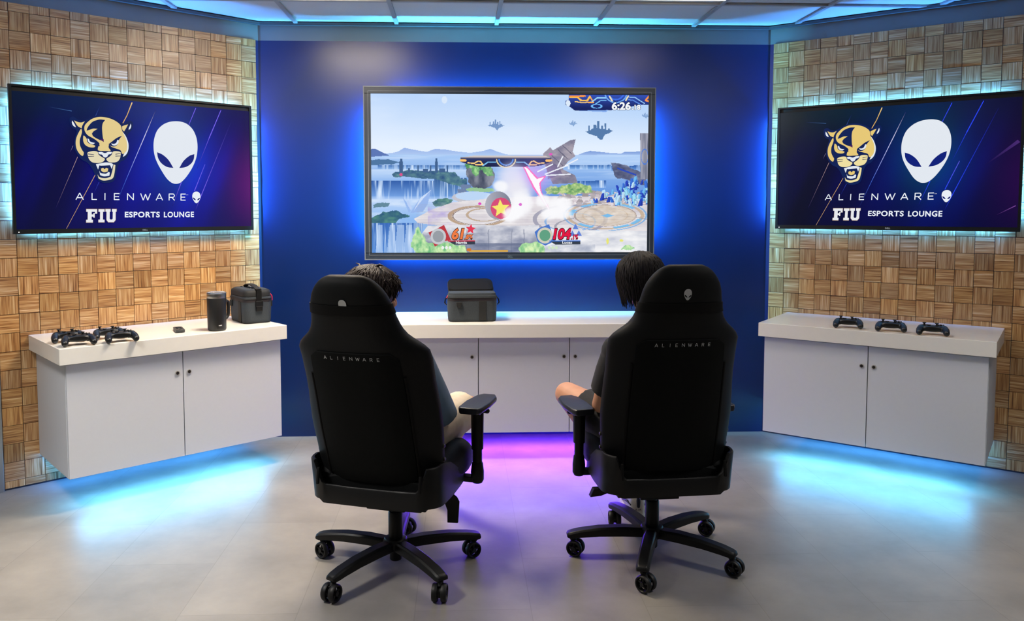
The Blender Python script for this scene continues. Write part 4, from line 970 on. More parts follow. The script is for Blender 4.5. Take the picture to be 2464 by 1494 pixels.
def gaming_chair(label, loc, heading, base_angles, caster_yaw, lever_side, arms, emblem_z, strap_z, recline=0.0):
    t = thing('gaming_chair', label, 'chair', loc, heading, 'black gaming chairs')
    # five star base
    b = MB().lathe([(0.030, 0.074), (0.046, 0.078), (0.050, 0.092), (0.050, 0.112), (0.042, 0.122), (0.030, 0.124)])
    hub = b.build('base_hub', MT['plastic'], t)
    for a, cy in zip(base_angles, caster_yaw):
        a = a - heading; d = Vector((math.cos(a), math.sin(a), 0)); n = Vector((-d.y, d.x, 0)); b = MB(); rings = []
        for r, zt, zb, hw in ((0.035, .116, .080, .026), (0.12, .121, .083, .0265), (0.22, .118, .083, .026), (0.30, .108, .078, .0255), (0.335, .100, .074, .025), (0.349, .096, .076, .022), (0.354, .090, .079, .018)):
            c = d * r; k = 0.008
            rings.append([c + n * x + Vector((0, 0, z)) for x, z in ((-hw, zb), (hw, zb), (hw, zt - k), (hw - k, zt), (-hw + k, zt), (-hw, zt - k))])
        leg = b.loft(rings).build('base_leg', MT['plastic'], t, smooth=40, bev=0.002)
        caster(leg, tuple(d * 0.332), cy - heading)
    b = MB().lathe([(0.022, 0.032), (0.024, 0.036), (0.024, 0.11), (0.0285, 0.122), (0.0285, 0.225), (0.026, 0.229), (0.020, 0.230), (0.018, 0.235), (0.018, 0.285)])
    b.build('gas_lift', MT['plastic'], t)
    MB().box((0, 0.02, 0.283), (0.16, 0.24, 0.036)).box((0, 0.02, 0.307), (0.30, 0.32, 0.014)).build('seat_mechanism', MT['plastic'], t, smooth=0, bev=0.004)
    b = MB()
    if lever_side > 0:
        b.tube([(0.05, 0.08, 0.282), (0.17, 0.10, 0.276), (0.196, 0.105, 0.262)], 0.006, 10)
        b.prism([(-.095, .306), (-.03, .306), (.020, .270), (.030, .252), (.024, .163), (-.022, .160), (-.022, .212), (-.036, .250), (-.062, .278), (-.095, .292)], -0.004, 0.004, lambda u, v, w_: (0.205 + u, 0.105 + w_, v + 0.0))
    else:
        b.tube([(-0.05, 0.05, 0.288), (-0.17, 0.02, 0.288), (-0.20, 0.0, 0.288)], 0.006, 10)
        b.prism([(-.275, .302), (-.290, .268), (-.245, .272), (-.205, .286), (-.20, .302)], -0.02, 0.012, lambda u, v, w_: (u + 0.015, w_ - 0.03, v))
    b.build('tilt_lever', MT['plastic'], t, smooth=0, bev=0.003)
    # seat with raised side bolsters
    rings = []
    for y, w_, zt, zb in ((-.20, .20, .425, .335), (-.17, .225, .437, .322), (0, .232, .442, .316), (.16, .236, .446, .318), (.235, .232, .440, .322), (.268, .215, .420, .335), (.278, .19, .40, .352)):
        rings.append([(x, y, z) for x, z in sq(w_, (zt - zb) / 2, 5, 40, 0, (zt + zb) / 2)])
    MB().loft(rings).build('seat', MT['fabric'], t)
    for s in (-1, 1):
        rings = []
        for y, r, zc, k in ((-.19, .030, .40, 1), (-.14, .045, .405, 1.2), (-.02, .050, .412, 1.35), (.10, .052, .418, 1.5), (.19, .050, .414, 1.5), (.245, .042, .402, 1.4), (.272, .028, .392, 1.2), (.280, .012, .388, 1)):
            rings.append([(x + s * 0.208, y, z) for x, z in sq(r, r * k, 2.4, 24, 0, zc)])
        MB().loft(rings).build('seat_bolster', MT['fabric'], t)
    # backrest
    zs = [.385, .392, .41, .44, .48, .53, .58, .64, .70, .76, .82, .87, .91, .945, .965, .98, .995, 1.01, 1.03, 1.05, 1.075, 1.105, 1.135, 1.16, 1.18, 1.196, 1.208, 1.217, 1.224, 1.229]
    br = MB().loft([back_section(z) for z in zs]).build('backrest', MT['fabric'], t, smooth=60)
    b = MB(); NX, zt, zb = 28, .951, .418
    grid_ = []
    for j in range(25):
        z = zb + (zt - zb) * j / 24; hw = 0.176 - 0.012 * (z - .6) ** 2 * 4
        if z > zt - 0.03: hw -= 0.03 - math.sqrt(max(0, 0.03 ** 2 - (z - zt + 0.03) ** 2))
        if z < zb + 0.03: hw -= 0.03 - math.sqrt(max(0, 0.03 ** 2 - (zb + 0.03 - z) ** 2))
        grid_.append([(hw * (2 * i / NX - 1), z) for i in range(NX + 1)])
    R0 = [[(x, back_y(x, z) - 0.0055, z) for x, z in r] for r in grid_]; R1 = [[(x, back_y(x, z) + 0.004, z) for x, z in r] for r in grid_]
    vf = [[b.bm.verts.new(p) for p in r] for r in R0]; vb = [[b.bm.verts.new(p) for p in r] for r in R1]
    for j in range(24):
        for i in range(NX): b.bm.faces.new((vf[j][i], vf[j][i + 1], vf[j + 1][i + 1], vf[j + 1][i]))
        for i in (0, NX): b.bm.faces.new((vf[j][i], vf[j + 1][i], vb[j + 1][i], vb[j][i]))
    for j in (0, 24):
        for i in range(NX): b.bm.faces.new((vf[j][i], vf[j][i + 1], vb[j][i + 1], vb[j][i]))
    b.build('back_panel', MT['fabric_panel'], br, smooth=40, bev=0.002)
    # dark welts running down beside the panel
    for s in (-1, 1):
        pts = [(s * (0.182 - 0.012 * (z - .6) ** 2 * 4), 0, z) for z in np.linspace(.86, .44, 12)]
        pts = [(x, back_y(x, z) - 0.001, z) for x, _, z in pts]
        MB().tube(pts, 0.006, 8).build('welt', MT['strap'], br)
    o = letters_mesh('ALIENWARE', 0.0, 0.932, 0.0128, 0.0015).build('lettering', MT['letter'], br, smooth=0); on_back(o, 0.0068); o['label'] = 'light grey lettering across the backrest'
    p = Picture(1, 1, lambda x, y: (x / 1000 + .5, 0), 0)
    k = 0.042 / 540; b = MB(); e = []
    head = [(1500, 355), (1440, 363), (1385, 390), (1340, 440), (1316, 515), (1313, 590), (1325, 660), (1350, 722), (1390, 792), (1430, 850), (1470, 884), (1508, 894), (1548, 882), (1595, 835), (1645, 757), (1678, 675), (1690, 590), (1682, 505), (1652, 432), (1605, 383), (1555, 361)]
    e1 = [(1343, 622), (1390, 643), (1440, 687), (1484, 757), (1430, 749), (1380, 716), (1352, 672)]; e2 = [(1663, 637), (1620, 653), (1570, 698), (1535, 758), (1590, 749), (1635, 720), (1658, 682)]
    T = lambda q: [((x - 1501) * k, 0, emblem_z - (y - 624) * k) for x, y in q]
    f_ = [b.bm.verts.new(p_) for p_ in T(head)]; b.bm.faces.new(f_)
    em = b.build('emblem', MT['letter'], br, smooth=0); on_back(em, 0.0028); em['label'] = 'small light grey alien head emblem'
    b = MB()
    for q in (e1, e2): b.bm.faces.new([b.bm.verts.new(p_) for p_ in T(soft(q))])
    o = b.build('emblem_eyes', MT['strap'], em, smooth=0); on_back(o, 0.0040)
    rings = [back_section(z, grow=0.0035) for z in np.linspace(strap_z - 0.018, strap_z + 0.018, 4)]
    MB().loft([back_section(strap_z - 0.018, grow=0.0)] + rings + [back_section(strap_z + 0.018, grow=0.0)], cap=False).build('pillow_strap', MT['strap'], br, smooth=40)
    rings = []
    for y, f in ((0.0, .86), (.02, .97), (.04, 1), (.06, .95), (.072, .80), (.078, .55)):
        rings.append([(x, spine(1.07) + 0.036 + y, z) for x, z in sq(.125 * f, .07 * f, 3, 32, 0, 1.075)])
    MB().loft(rings).build('head_pillow', MT['fabric'], br)
    for s in (-1, 1):
        for z in (.555, .500):
            y = spine(z) + interp(WING, z) * .9; x = s * (interp(HALF, z) + 0.001)
            MB().lathe([(0.0075, -s * 0.006), (0.0075, s * 0.002), (0.005, s * 0.005)], (x, y, z), 'X', 14).build('side_bolt', MT['dark_steel'], br)
    pv = Vector((0, -0.16, 0.42))
    br.matrix_basis = Matrix.Translation(pv) @ Matrix.Rotation(recline, 4, 'X') @ Matrix.Translation(-pv)
    # moulded cover wrapped round the lower back
    path = []
    for x, y in ((-.252, .10), (-.258, .03), (-.262, -.06), (-.262, -.15)): path.append((x, y))
    for k_ in range(1, 9):
        a = PI + k_ * (PI / 2) / 8; path.append((-.180 + .082 * math.cos(a), -.165 + .082 * math.sin(a)))
    right = [(-x, y) for x, y in reversed(path)]; path = path + [(-.09, -.2485), (0, -.249), (.09, -.2485)] + right
    def top(x): a = abs(x); return .404 + (.494 - .404) * min(1, max(0, (a - .188) / .035)) ** 1.3 - .004 * (a < .1)
    def bot(x): return .338 - 0.012 * (abs(x) < .2)
    outer, inner = [], []
    rings = []
    for i, (x, y) in enumerate(path):
        x1, y1 = path[max(i - 1, 0)]; x2, y2 = path[min(i + 1, len(path) - 1)]
        d = Vector((x2 - x1, y2 - y1, 0)).normalized(); n = Vector((-d.y, d.x, 0))
        zt, zb = top(x), bot(x)
        if y > -0.10: zt -= (y + 0.10) * 0.55
        P = Vector((x, y, 0)); th = 0.016
        lean = lambda z: Vector((0, -(z - .42) * 0.16, 0))
        rings.append([P + lean(zb) + Vector((0, 0, zb)), P + lean(zt) + Vector((0, 0, zt - .006)), P + n * .005 + lean(zt) + Vector((0, 0, zt)), P + n * (th - .003) + lean(zt) + Vector((0, 0, zt - .001)), P + n * th + lean(zb) + Vector((0, 0, zb))])
    sh = MB().loft(rings).build('seat_shell', MT['plastic'], t, smooth=50)
    for s in (-1, 1): MB().box((s * .203, -.2545, .437), (.010, .012, .062), rx=-.16).build('shell_slot', MT['strap'], sh, smooth=0, bev=0.003)
    MB().box((0, 0.03, 0.322), (.40, .44, .020)).build('seat_pan', MT['plastic'], t, smooth=0, bev=0.004)
    # armrests
    for s, ax, ay, az, turn in arms:
        pad = []
        out = [(-.038, -.125), (.038, -.125), (.050, -.10), (.055, 0), (.048, .10), (.032, .135), (-.024, .135), (-.044, .10), (-.055, 0), (-.050, -.10)]
        rot = Matrix.Rotation(turn, 3, 'Z'); b = MB()
        for z, g in ((-.026, .86), (-.022, .96), (-.012, 1), (-.004, .97), (0, .88)):
            pad.append([Vector((ax, ay, az + z)) + rot @ Vector((x * g, y * (0.97 + .03 * g), 0)) for x, y in out])
        arm = b.loft(pad).build('armrest', MT['pad'], t, smooth=60, bev=0.003)
        px = s * 0.288
        b = MB().box((ax * .5 + px * .5, ay - .01, az - .034), (.05, .10, .018))
        b.tube([(px, ay, az - .03), (px, ay, .452)], [.0265, .0245], 18, flat=1.0).tube([(px, ay, .455), (px, ay, .385)], .0195, 16)
        b.tube([(px, ay, .395), (px, ay, .36), (px, ay, .325), (px, ay, .312)], [.0225, .027, .027, .020], 18)
        b.tube([(px + s * .015, ay + .005, az - .040), (px + s * .040, ay + .005, az - .040)], [.008, .011], 10, round_=True)
        b.build('arm_post', MT['plastic'], arm, smooth=40)
        MB().box((s * (0.288 + .14) / 2, ay, .327), (.288 - .14, .045, .022)).build('arm_bracket', MT['plastic'], arm, smooth=0, bev=0.003)
    return t

D = math.radians
HL, HR = D(-18), D(4.5)
gaming_chair('black gaming chair of the player in the blue grey tee, strap across its emblem', (-.617, -1.865, 0), HL,
             [D(16 + 72 * k) for k in range(5)], [D(a) for a in (-62, 60, 50, -28, -8)], 1,
             [(1, .292, .18, .650, D(-2)), (-1, -.345, .20, .650, D(22))], 1.130, 1.110, D(6))
gaming_chair('black gaming chair of the player in the black tee, whole alien emblem showing', (.437, -1.785, 0), HR,
             [D(34.6 + 72 * k) for k in range(5)], [D(a) for a in (60, -5, 60, 40, 50)], -1,
             [(1, .300, .10, .622, D(0)), (-1, -.305, .10, .622, D(6))], 1.122, 1.071)

# ------------------------------------------------------------------ the two players
def remesh(o, voxel, smooth=6, sub=0):
    m = o.modifiers.new('remesh', 'REMESH'); m.mode = 'VOXEL'; m.voxel_size = voxel; m.use_smooth_shade = True
    if smooth:
        s = o.modifiers.new('smooth', 'SMOOTH'); s.iterations = smooth; s.factor = 0.5
    return o
V = Vector
def frame(d, hint):
    y = V(d).normalized(); z = V(hint); z = (z - y * z.dot(y)).normalized(); x = y.cross(z)
    return Matrix((x, y, z)).transposed()
def hand(b, wrist, d, palm_up, side, curl=0.55):
    """wrist point, finger direction, back-of-hand direction; thumb on +side of the palm"""
    R = frame(d, palm_up); P = lambda x, y, z: V(wrist) + R @ V((x * side, y, z))
    b.tube([P(0, -.01, 0), P(0, .02, 0)], [.026, .030], 14, round_=True)
    b.ell(P(0, .048, -.002), (.040, .048, .017), R); b.ell(P(0, .070, 0), (.040, .028, .015), R)
    for i, (x, L_, r) in enumerate(((.030, .070, .0088), (.010, .079, .0092), (-.010, .073, .0088), (-.029, .057, .0078))):
        a = 0.25 + 0.1 * i; p = P(x, .084, .002); pts = [p]; y, z = .084, .002
        for k, f in enumerate((.45, .32, .23)):
            a += curl * (0.8 if k else 0.5); y += L_ * f * math.cos(a); z -= L_ * f * math.sin(a); pts.append(P(x * (1 + .04 * k), y, z))
        b.tube(pts, [r, r * .95, r * .88, r * .74], 10, round_=True)
    b.tube([P(.026, .018, -.006), P(.048, .042, -.014), P(.056, .066, -.022), P(.052, .086, -.030)], [.014, .0115, .0100, .0085], 10, round_=True)

def player(label, origin, heading, J, cols, hair_style, leg_cover, head_rot):
    t = thing('person', label, 'person', origin, heading, None)
    skin, hair, tee, shorts = cols
    b = MB()
    hc = V(J['head']); H = Matrix.Rotation(head_rot[0], 3, 'Z') @ Matrix.Rotation(head_rot[1], 3, 'X') @ Matrix.Rotation(head_rot[2], 3, 'Y')
    hp = lambda x, y, z: hc + H @ V((x, y, z))
    # skull, jaw, nose, ears, neck
    b.ell(hp(0, -.005, .018), (.074, .094, .088), H, 28, 18); b.ell(hp(0, .020, -.040), (.060, .066, .068), H, 24, 14); b.ell(hp(0, .050, -.082), (.034, .036, .026), H)
    b.tube([hp(0, .086, .012), hp(0, .100, -.012), hp(0, .104, -.026)], [.009, .012, .015], 12, round_=True)
    b.ell(hp(0, .082, .030), (.050, .016, .012), H)
    for s in (-1, 1):
        b.ell(hp(s * .077, -.004, -.012), (.010, .019, .031), H); b.ell(hp(s * .034, .066, -.026), (.022, .018, .018), H)
    b.ell(hp(0, .082, -.054), (.026, .014, .010), H)
    nb = V(J['neck']); b.tube([hp(0, -.030, -.05), (hp(0, -.034, -.09) + nb) / 2, nb + V((0, 0, -.02))], [.052, .052, .060], 18, round_=True)
    # limbs
    pel, ch = V(J['pelvis']), V(J['chest'])
    b.ell(pel, (.165, .115, .11)); b.ell((pel + ch) / 2, (.145, .10, .16)); b.ell(ch, (.165, .105, .15))
    for s in ('l', 'r'):
        sg = -1 if s == 'l' else 1
        sh, el, wr, hipj, kn, an = (V(J[k + s]) for k in ('shoulder_', 'elbow_', 'wrist_', 'hip_', 'knee_', 'ankle_'))
        b.tube([(sh + ch + V((0, 0, .08))) / 2, sh, (sh * .6 + el * .4), el, (el * .65 + wr * .35), wr], [.055, .054, .047, .040, .040, .026], 16, round_=True)
        b.tube([hipj, hipj * .5 + kn * .5, kn], [.088, .074, .056], 18, round_=True)
        calf = kn * .68 + an * .32 + V((0, -.018, 0))
        b.tube([kn, calf, kn * .3 + an * .7, an], [.053, .052, .038, .034], 16, round_=True)
        hand(b, wr, J['hand_' + s], J['back_' + s], -sg)
    remesh(b.build('body', skin, t), .0052, 5)
    # eyes, brows, mouth
    for s in (-1, 1):
        e = MB().ell(hp(s * .030, .0705, .004), (.0125, .0125, .0105), H, 16, 10).build('eye', MT['eye'], t)
        MB().ell(hp(s * .030, .0810, .003), (.0054, .0030, .0054), H, 14, 8).build('iris', MT['iris'], e)
        MB().tube([hp(s * .014, .094, .026), hp(s * .032, .090, .031), hp(s * .048, .078, .027)], [.003, .0034, .002], 8, round_=True).build('eyebrow', hair, t)
    MB().tube([hp(-.022, .090, -.056), hp(-.008, .097, -.053), hp(0, .0975, -.0545), hp(.008, .097, -.053), hp(.022, .090, -.056)], [.002, .0034, .0034, .0034, .002], 10, round_=True).tube([hp(-.018, .091, -.060), hp(0, .0975, -.0625), hp(.018, .091, -.060)], [.002, .0042, .002], 10, round_=True).build('lips', MT['lip'], t)
    # hair: cap plus overlapping locks from the crown
    rnd = random.Random(hair_style); b = MB(); hp0 = hp; K = 1.12 if hair_style == 1 else 1.11
    hp = lambda x, y, z: hp0(x * K, y * K, z * (1.04 if z > 0 else K))
    b.ell(hp(0, -.014, .020), (.079 * K, .091 * K, .085), H, 28, 18); b.ell(hp(0, -.036, -.022), (.075 * K, .062 * K, .066), H, 24, 14)
    hr = remesh(b.build('hair', hair, t), .006, 8)
    b = MB(); crown = V((0.0, -.035, .10))
    for k in range(760):
        az = rnd.uniform(0, 2 * PI); front = max(0, math.sin(az))
        long_ = (rnd.uniform(1.45, 2.15) if hair_style == 1 else 2.72) * (1 - (.40 if hair_style == 1 else .26) * front) * rnd.uniform(.82, 1.05)
        st = rnd.uniform(0, .75) ** 1.2; pts = []; rad = []
        sw = rnd.uniform(-.35, .35) * (1.7 if hair_style == 1 else .6); n_ = 9; wv = rnd.uniform(0, 6)
        for i in range(n_):
            f = i / (n_ - 1); th = st + (long_ - st) * f; a = az + sw * f
            g = 1.0 + 0.035 * rnd.uniform(0, 1) + (0.10 * f * f * rnd.random() if hair_style == 1 else 0.02 * f)
            R_ = (.088 + .004 * math.cos(th)); zz = .018 + .092 * math.cos(th) * g; rr = math.sin(min(th, 1.75)) * g
            x, y = .086 * rr * math.cos(a), -.014 + .100 * rr * math.sin(a)
            if th > 1.75: zz = .018 + .092 * math.cos(1.75) - (th - 1.75) * .088; q_ = .55 if hair_style == 1 else .16; x *= 1 - q_ * (th - 1.75); y = -.014 + (y + .014) * (1 - q_ * (th - 1.75))
            wob = .007 * f * math.sin(wv + 9 * f) if hair_style == 1 else .002 * math.sin(wv + 5 * f); pts.append(hp(x * (1 + wob * 8), y * (1 + wob * 8), zz + wob)); rad.append((.0044 if hair_style == 1 else .0040) * (1 - .75 * f ** 2) * rnd.uniform(.7, 1.5))
        b.tube(pts, rad, 6)
    if hair_style == 1:          # tufts that stick out
        for p0, p1, p2 in (((-.07, -.02, .07), (-.10, -.01, .085), (-.125, .0, .078)), ((-.06, -.03, .085), (-.085, -.02, .105), (-.115, -.015, .108)), ((-.075, -.03, .05), (-.10, -.025, .060), (-.12, -.02, .050)), ((.083, -.02, -.02), (.100, -.02, -.028), (.112, -.025, -.018)), ((.08, -.03, -.045), (.098, -.035, -.06), (.110, -.04, -.056)), ((.02, -.03, .105), (.035, -.02, .12), (.055, -.015, .118))):
            b.tube([hp(*p0), hp(*p1), hp(*p2)], [.007, .0045, .0008], 6)
    lk = b.build('hair_locks', hair, hr, smooth=70)
    # tee shirt
    b = MB(); up_ = V((0, 0, 1))
    b.ell(pel + V((0, -.005, .02)), (.172, .128, .10)); b.ell((pel + ch) / 2, (.158, .118, .17)); b.ell(ch, (.182, .122, .155))
    b.ell((ch + nb) / 2 + V((0, 0, .01)), (.12, .085, .085))
    for s in ('l', 'r'):
        sh, el = V(J['shoulder_' + s]), V(J['elbow_' + s]); k = J['sleeve']
        end = sh * (1 - k) + el * k; d = (el - sh).normalized()
        b.tube([(sh + ch + V((0, 0, .12))) / 2, sh, sh * .5 + end * .5, end], [.066, .070, .068, .066], 18)
        b.ell(sh, (.070, .070, .062))
    sh_ = remesh(b.build('tee_shirt', tee, t), .0065, 6)
    # shorts
    b = MB(); b.ell(pel + V((0, .01, -.02)), (.185, .14, .105))
    for s in ('l', 'r'):
        hipj, kn = V(J['hip_' + s]), V(J['knee_' + s]); end = hipj * (1 - leg_cover) + kn * leg_cover
        b.tube([hipj, hipj * .5 + end * .5, end], [.105, .098, .088], 20); b.ell(hipj, (.105, .11, .10))
    remesh(b.build('shorts', shorts, t), .0065, 5)
    # socks and shoes
    for s in ('l', 'r'):
        an, toe = V(J['ankle_' + s]), J['toe_' + s]
        d = V((math.sin(toe), math.cos(toe), 0)); n = V((d.y, -d.x, 0)); base = V((an.x, an.y, 0.0)); zl = J.get('lift_' + s, 0.0)
        P = lambda x, y, z: base + n * x + d * y + V((0, 0, z + zl))
        MB().tube([P(0, -.005, .07), P(0, 0, .115), an * .8 + V(J['knee_' + s]) * .2], [.036, .036, .041], 18).build('sock', MT['sock'], t)
        b = MB(); rings = []
        for y, w_, h_ in ((-.066, .018, .045), (-.060, .030, .085), (-.040, .037, .098), (-.005, .039, .100), (.04, .040, .088), (.09, .044, .068), (.14, .046, .052), (.175, .040, .042), (.195, .022, .030)):
            rings.append([P(x, y, .022 + max(0, z)) for x, z in sq(w_, h_ / 2, 2.6, 28, 0, h_ / 2)])
        sho = b.loft(rings).build('shoe', MT['shoe'], t, smooth=60)
        out = [(-.026, -.066), (.026, -.066), (.038, -.045), (.040, .0), (.044, .08), (.050, .135), (.044, .180), (.022, .202), (-.018, .202), (-.040, .180), (-.046, .135), (-.040, .08), (-.038, 0), (-.036, -.045)]
        MB().loft([[P(x * g, y, z) for x, y in out] for z, g in ((0, .94), (.006, 1), (.026, 1), (.032, .95))]).build('sole', MT['sole'], sho, smooth=40)
        for sx in (-1, 1): MB().tube([P(sx * .030, -.056, .075), P(sx * .040, -.02, .082), P(sx * .042, .03, .07), P(sx * .046, .08, .05)], [.006, .010, .009, .004], 8, flat=.5).build('side_stripe', MT['navy'], sho)
        MB().tube([P(0, -.064, .118), P(0, -.072, .10), P(0, -.072, .075)], [.006, .010, .008], 10, round_=True).build('heel_tab', MT['navy'], sho)
        vs, fs, wid = text_mesh('AIR', 0.0, 1.3); b = MB(); q = [b.bm.verts.new(P((x / wid - .5) * .030, -.0672, .052 + y * .009)) for x, y in vs]
        for f in fs:
            try: b.bm.faces.new([q[i] for i in f])
            except ValueError: pass
        b.build('heel_lettering', MT['navy'], sho, smooth=0)
        for k in range(4): MB().tube([P(-.026, .028 + k * .022, .112 - k * .009), P(0, .034 + k * .022, .120 - k * .010), P(.026, .028 + k * .022, .112 - k * .009)], .0035, 6, round_=True).build('lace', MT['sole'], sho)
    return t

JL = dict(head=(-.080, -.010, 1.092), neck=(-.070, -.075, .955), chest=(-.058, -.055, .80), pelvis=(-.02, .0, .525),
          shoulder_r=(.098, .000, .828), shoulder_l=(-.262, -.120, .885), elbow_r=(.160, .120, .585), elbow_l=(-.270, .060, .62), wrist_r=(.09, .30, .64), wrist_l=(-.13, .29, .64),
          hand_r=(-.55, .8, .15), hand_l=(.55, .8, .15), back_r=(.5, .2, .8), back_l=(-.5, .2, .8),
          hip_r=(.075, .02, .515), hip_l=(-.115, .02, .515), knee_r=(.150, .470, .545), knee_l=(-.20, .46, .545), ankle_r=(-.13, .72, .10), ankle_l=(-.30, .72, .10), toe_r=.1, toe_l=-.1, sleeve=1.0)
player('person in a blue grey tee and khaki shorts seated in a gaming chair, head bent', (-.617, -1.865, 0), HL, JL, (MT['skin_a'], MT['hair_a'], MT['blue_tee'], MT['khaki']), 1, .90, (D(-30), D(-8), D(4)))
JR = dict(head=(-.052, .030, 1.138), neck=(-.010, -.055, 1.005), chest=(-.005, -.045, .81), pelvis=(0, .0, .525),
          shoulder_r=(.185, -.06, .905), shoulder_l=(-.165, -.055, .865), elbow_r=(.210, .07, .625), elbow_l=(-.203, .065, .615), wrist_r=(.09, .28, .645), wrist_l=(-.10, .28, .645),
          hand_r=(-.55, .8, .15), hand_l=(.55, .8, .15), back_r=(.5, .2, .8), back_l=(-.5, .2, .8),
          hip_r=(.10, .02, .515), hip_l=(-.11, .02, .520), knee_r=(.20, .43, .555), knee_l=(-.276, .395, .588), ankle_r=(.115, .52, .10), ankle_l=(.052, .400, .105), toe_r=.15, toe_l=.10, sleeve=.72)
player('person in a black tee and black shorts, knee out sideways, white shoe on floor', (.437, -1.785, 0), HR, JR, (MT['skin_a'], MT['hair_b'], MT['black_tee'], MT['black_tee']), 2, .62, (D(-6), D(-4), D(-4)))

# ------------------------------------------------------------------ things on the worktops
def gamepad_parts(t):
    b = MB()
    b.ell((0, .012, .036), (.062, .030, .020), None, 24, 14)
    b.loft([[(x, y, .036 + z) for x, z in sq(w_, h_, 3.2, 28)] for y, w_, h_ in ((-.020, .040, .012), (-.010, .054, .017), (.012, .062, .019), (.034, .058, .017), (.044, .048, .012))])
    for s in (-1, 1):
        b.tube([(s * .048, .022, .036), (s * .060, .004, .035), (s * .068, -.022, .028), (s * .070, -.046, .019)], [.021, .0215, .0195, .0175], 16, round_=True)
    remesh(b.build('shell', MT['pad_body'], t), .0024, 6)
    for x, y in ((-.043, .020), (.021, .002)):
        b = MB().lathe([(.010, .050), (.009, .054), (.0050, .056), (.0050, .063), (.0098, .0645), (.0105, .0665), (.0098, .0685), (.0070, .0675), (0.001, .0672)], (x, y, 0), 'Z', 20)
        b.build('thumbstick', MT['rubber'], t)
    b = MB().box((-.020, .000, .0550), (.020, .0065, .006)).box((-.020, .000, .0550), (.0065, .020, .0062)); b.build('directional_pad', MT['plastic'], t, smooth=0, bev=.0008)
    for dx, dy in ((0, .012), (0, -.012), (.012, 0), (-.012, 0)): MB().lathe([(.0048, .050), (.0048, .0572), (.0036, .0586), (.0005, .0588)], (.043 + dx, .020 + dy, 0), 'Z', 14).build('button', MT['plastic'], t)
    for s in (-1, 1):
        MB().tube([(s * .020, .047, .047), (s * .042, .045, .047), (s * .060, .034, .044)], [.0065, .0075, .0060], 12, round_=True).build('bumper', MT['plastic'], t)
        MB().tube([(s * .030, .046, .034), (s * .044, .048, .026), (s * .050, .046, .018)], [.009, .010, .008], 12, round_=True).build('trigger', MT['plastic'], t)
pads = [((-2.166, -1.170), 31, 'black gamepad nearest the worktop corner, in front of its pair'), ((-2.262, -1.072), 33, 'black gamepad half hidden behind the one at the worktop corner'),
        ((-2.006, -1.080), 33, 'black gamepad in front of its pair, the one nearer the remote'), ((-2.106, -.984), 33, 'black gamepad half hidden behind the one nearer the remote'),
        ((1.750, -.770), -27, 'black gamepad nearest the blue wall in the row of three'), ((1.915, -.900), -28, 'black gamepad in the middle of the row of three'), ((2.062, -1.030), -29, 'black gamepad farthest from the blue wall in the row of three')]
first = None
for i, ((x, y), rz, lab) in enumerate(pads):
    g = 'four gamepads on the worktop with the mug' if i < 4 else 'three gamepads in a row on the worktop'
    if first is None:
        first = thing('gamepad', lab, 'game controller', (x, y, ZW1), D(rz), g); gamepad_parts(first); o = first
    else:
        o = copy_tree(first); tag(o, lab, 'game controller', g)
    o.location = (x, y, ZW1 + .0005); o.rotation_euler = (0, 0, D(rz)); o.scale = (.87, .87, .90)

# travel mug
t = thing('travel_mug', 'black travel mug with bare steel rim, clear lid and side handle', 'mug', (-1.652, -.722, ZW1), D(20))
MB().lathe([(.040, 0), (.045, .003), (.0475, .010), (.0500, .172), (.0495, .1735), (.047, .174), (.046, .02)], n=48).build('body', MT['mug'], t, smooth=50)
MB().lathe([(.0478, .172), (.0492, .1735), (.0498, .194), (.0490, .196), (.0470, .196), (.0465, .172)], n=48, cap=False).build('rim', MT['steel'], t, smooth=50)
b = MB().lathe([(.0462, .190), (.0500, .197), (.0508, .200), (.0500, .2035), (.0465, .204), (.044, .199), (.010, .198), (.001, .198)], n=48); ld = b.build('lid', MT['clear'], t, smooth=50)
MB().box((.012, -.006, .2015), (.022, .030, .006)).build('slider', MT['clear'], ld, smooth=0, bev=.001)
pts = [(.044, 0, .150), (.060, 0, .153), (.068, 0, .147), (.0700, 0, .12), (.0695, 0, .09), (.066, 0, .072), (.056, 0, .060), (.044, 0, .058)]
MB().tube([Matrix.Rotation(D(28), 3, 'Z') @ V(q_) for q_ in pts], [.0085] * 8, 12, flat=1.0).build('handle', MT['mug'], t, smooth=60)
vs, fs, wid = text_mesh('naki', 0.03, 1.0); b = MB(); q = []
for x, y in vs:
    a = -PI / 2 + .30 + (x / wid - .5) * .34; q.append(b.bm.verts.new((.0484 * math.cos(a), .0484 * math.sin(a), .028 + y * .0068)))
for f in fs:
    try: b.bm.faces.new([q[i] for i in f])
    except ValueError: pass
b.build('lettering', MT['white_print'], t, smooth=0)

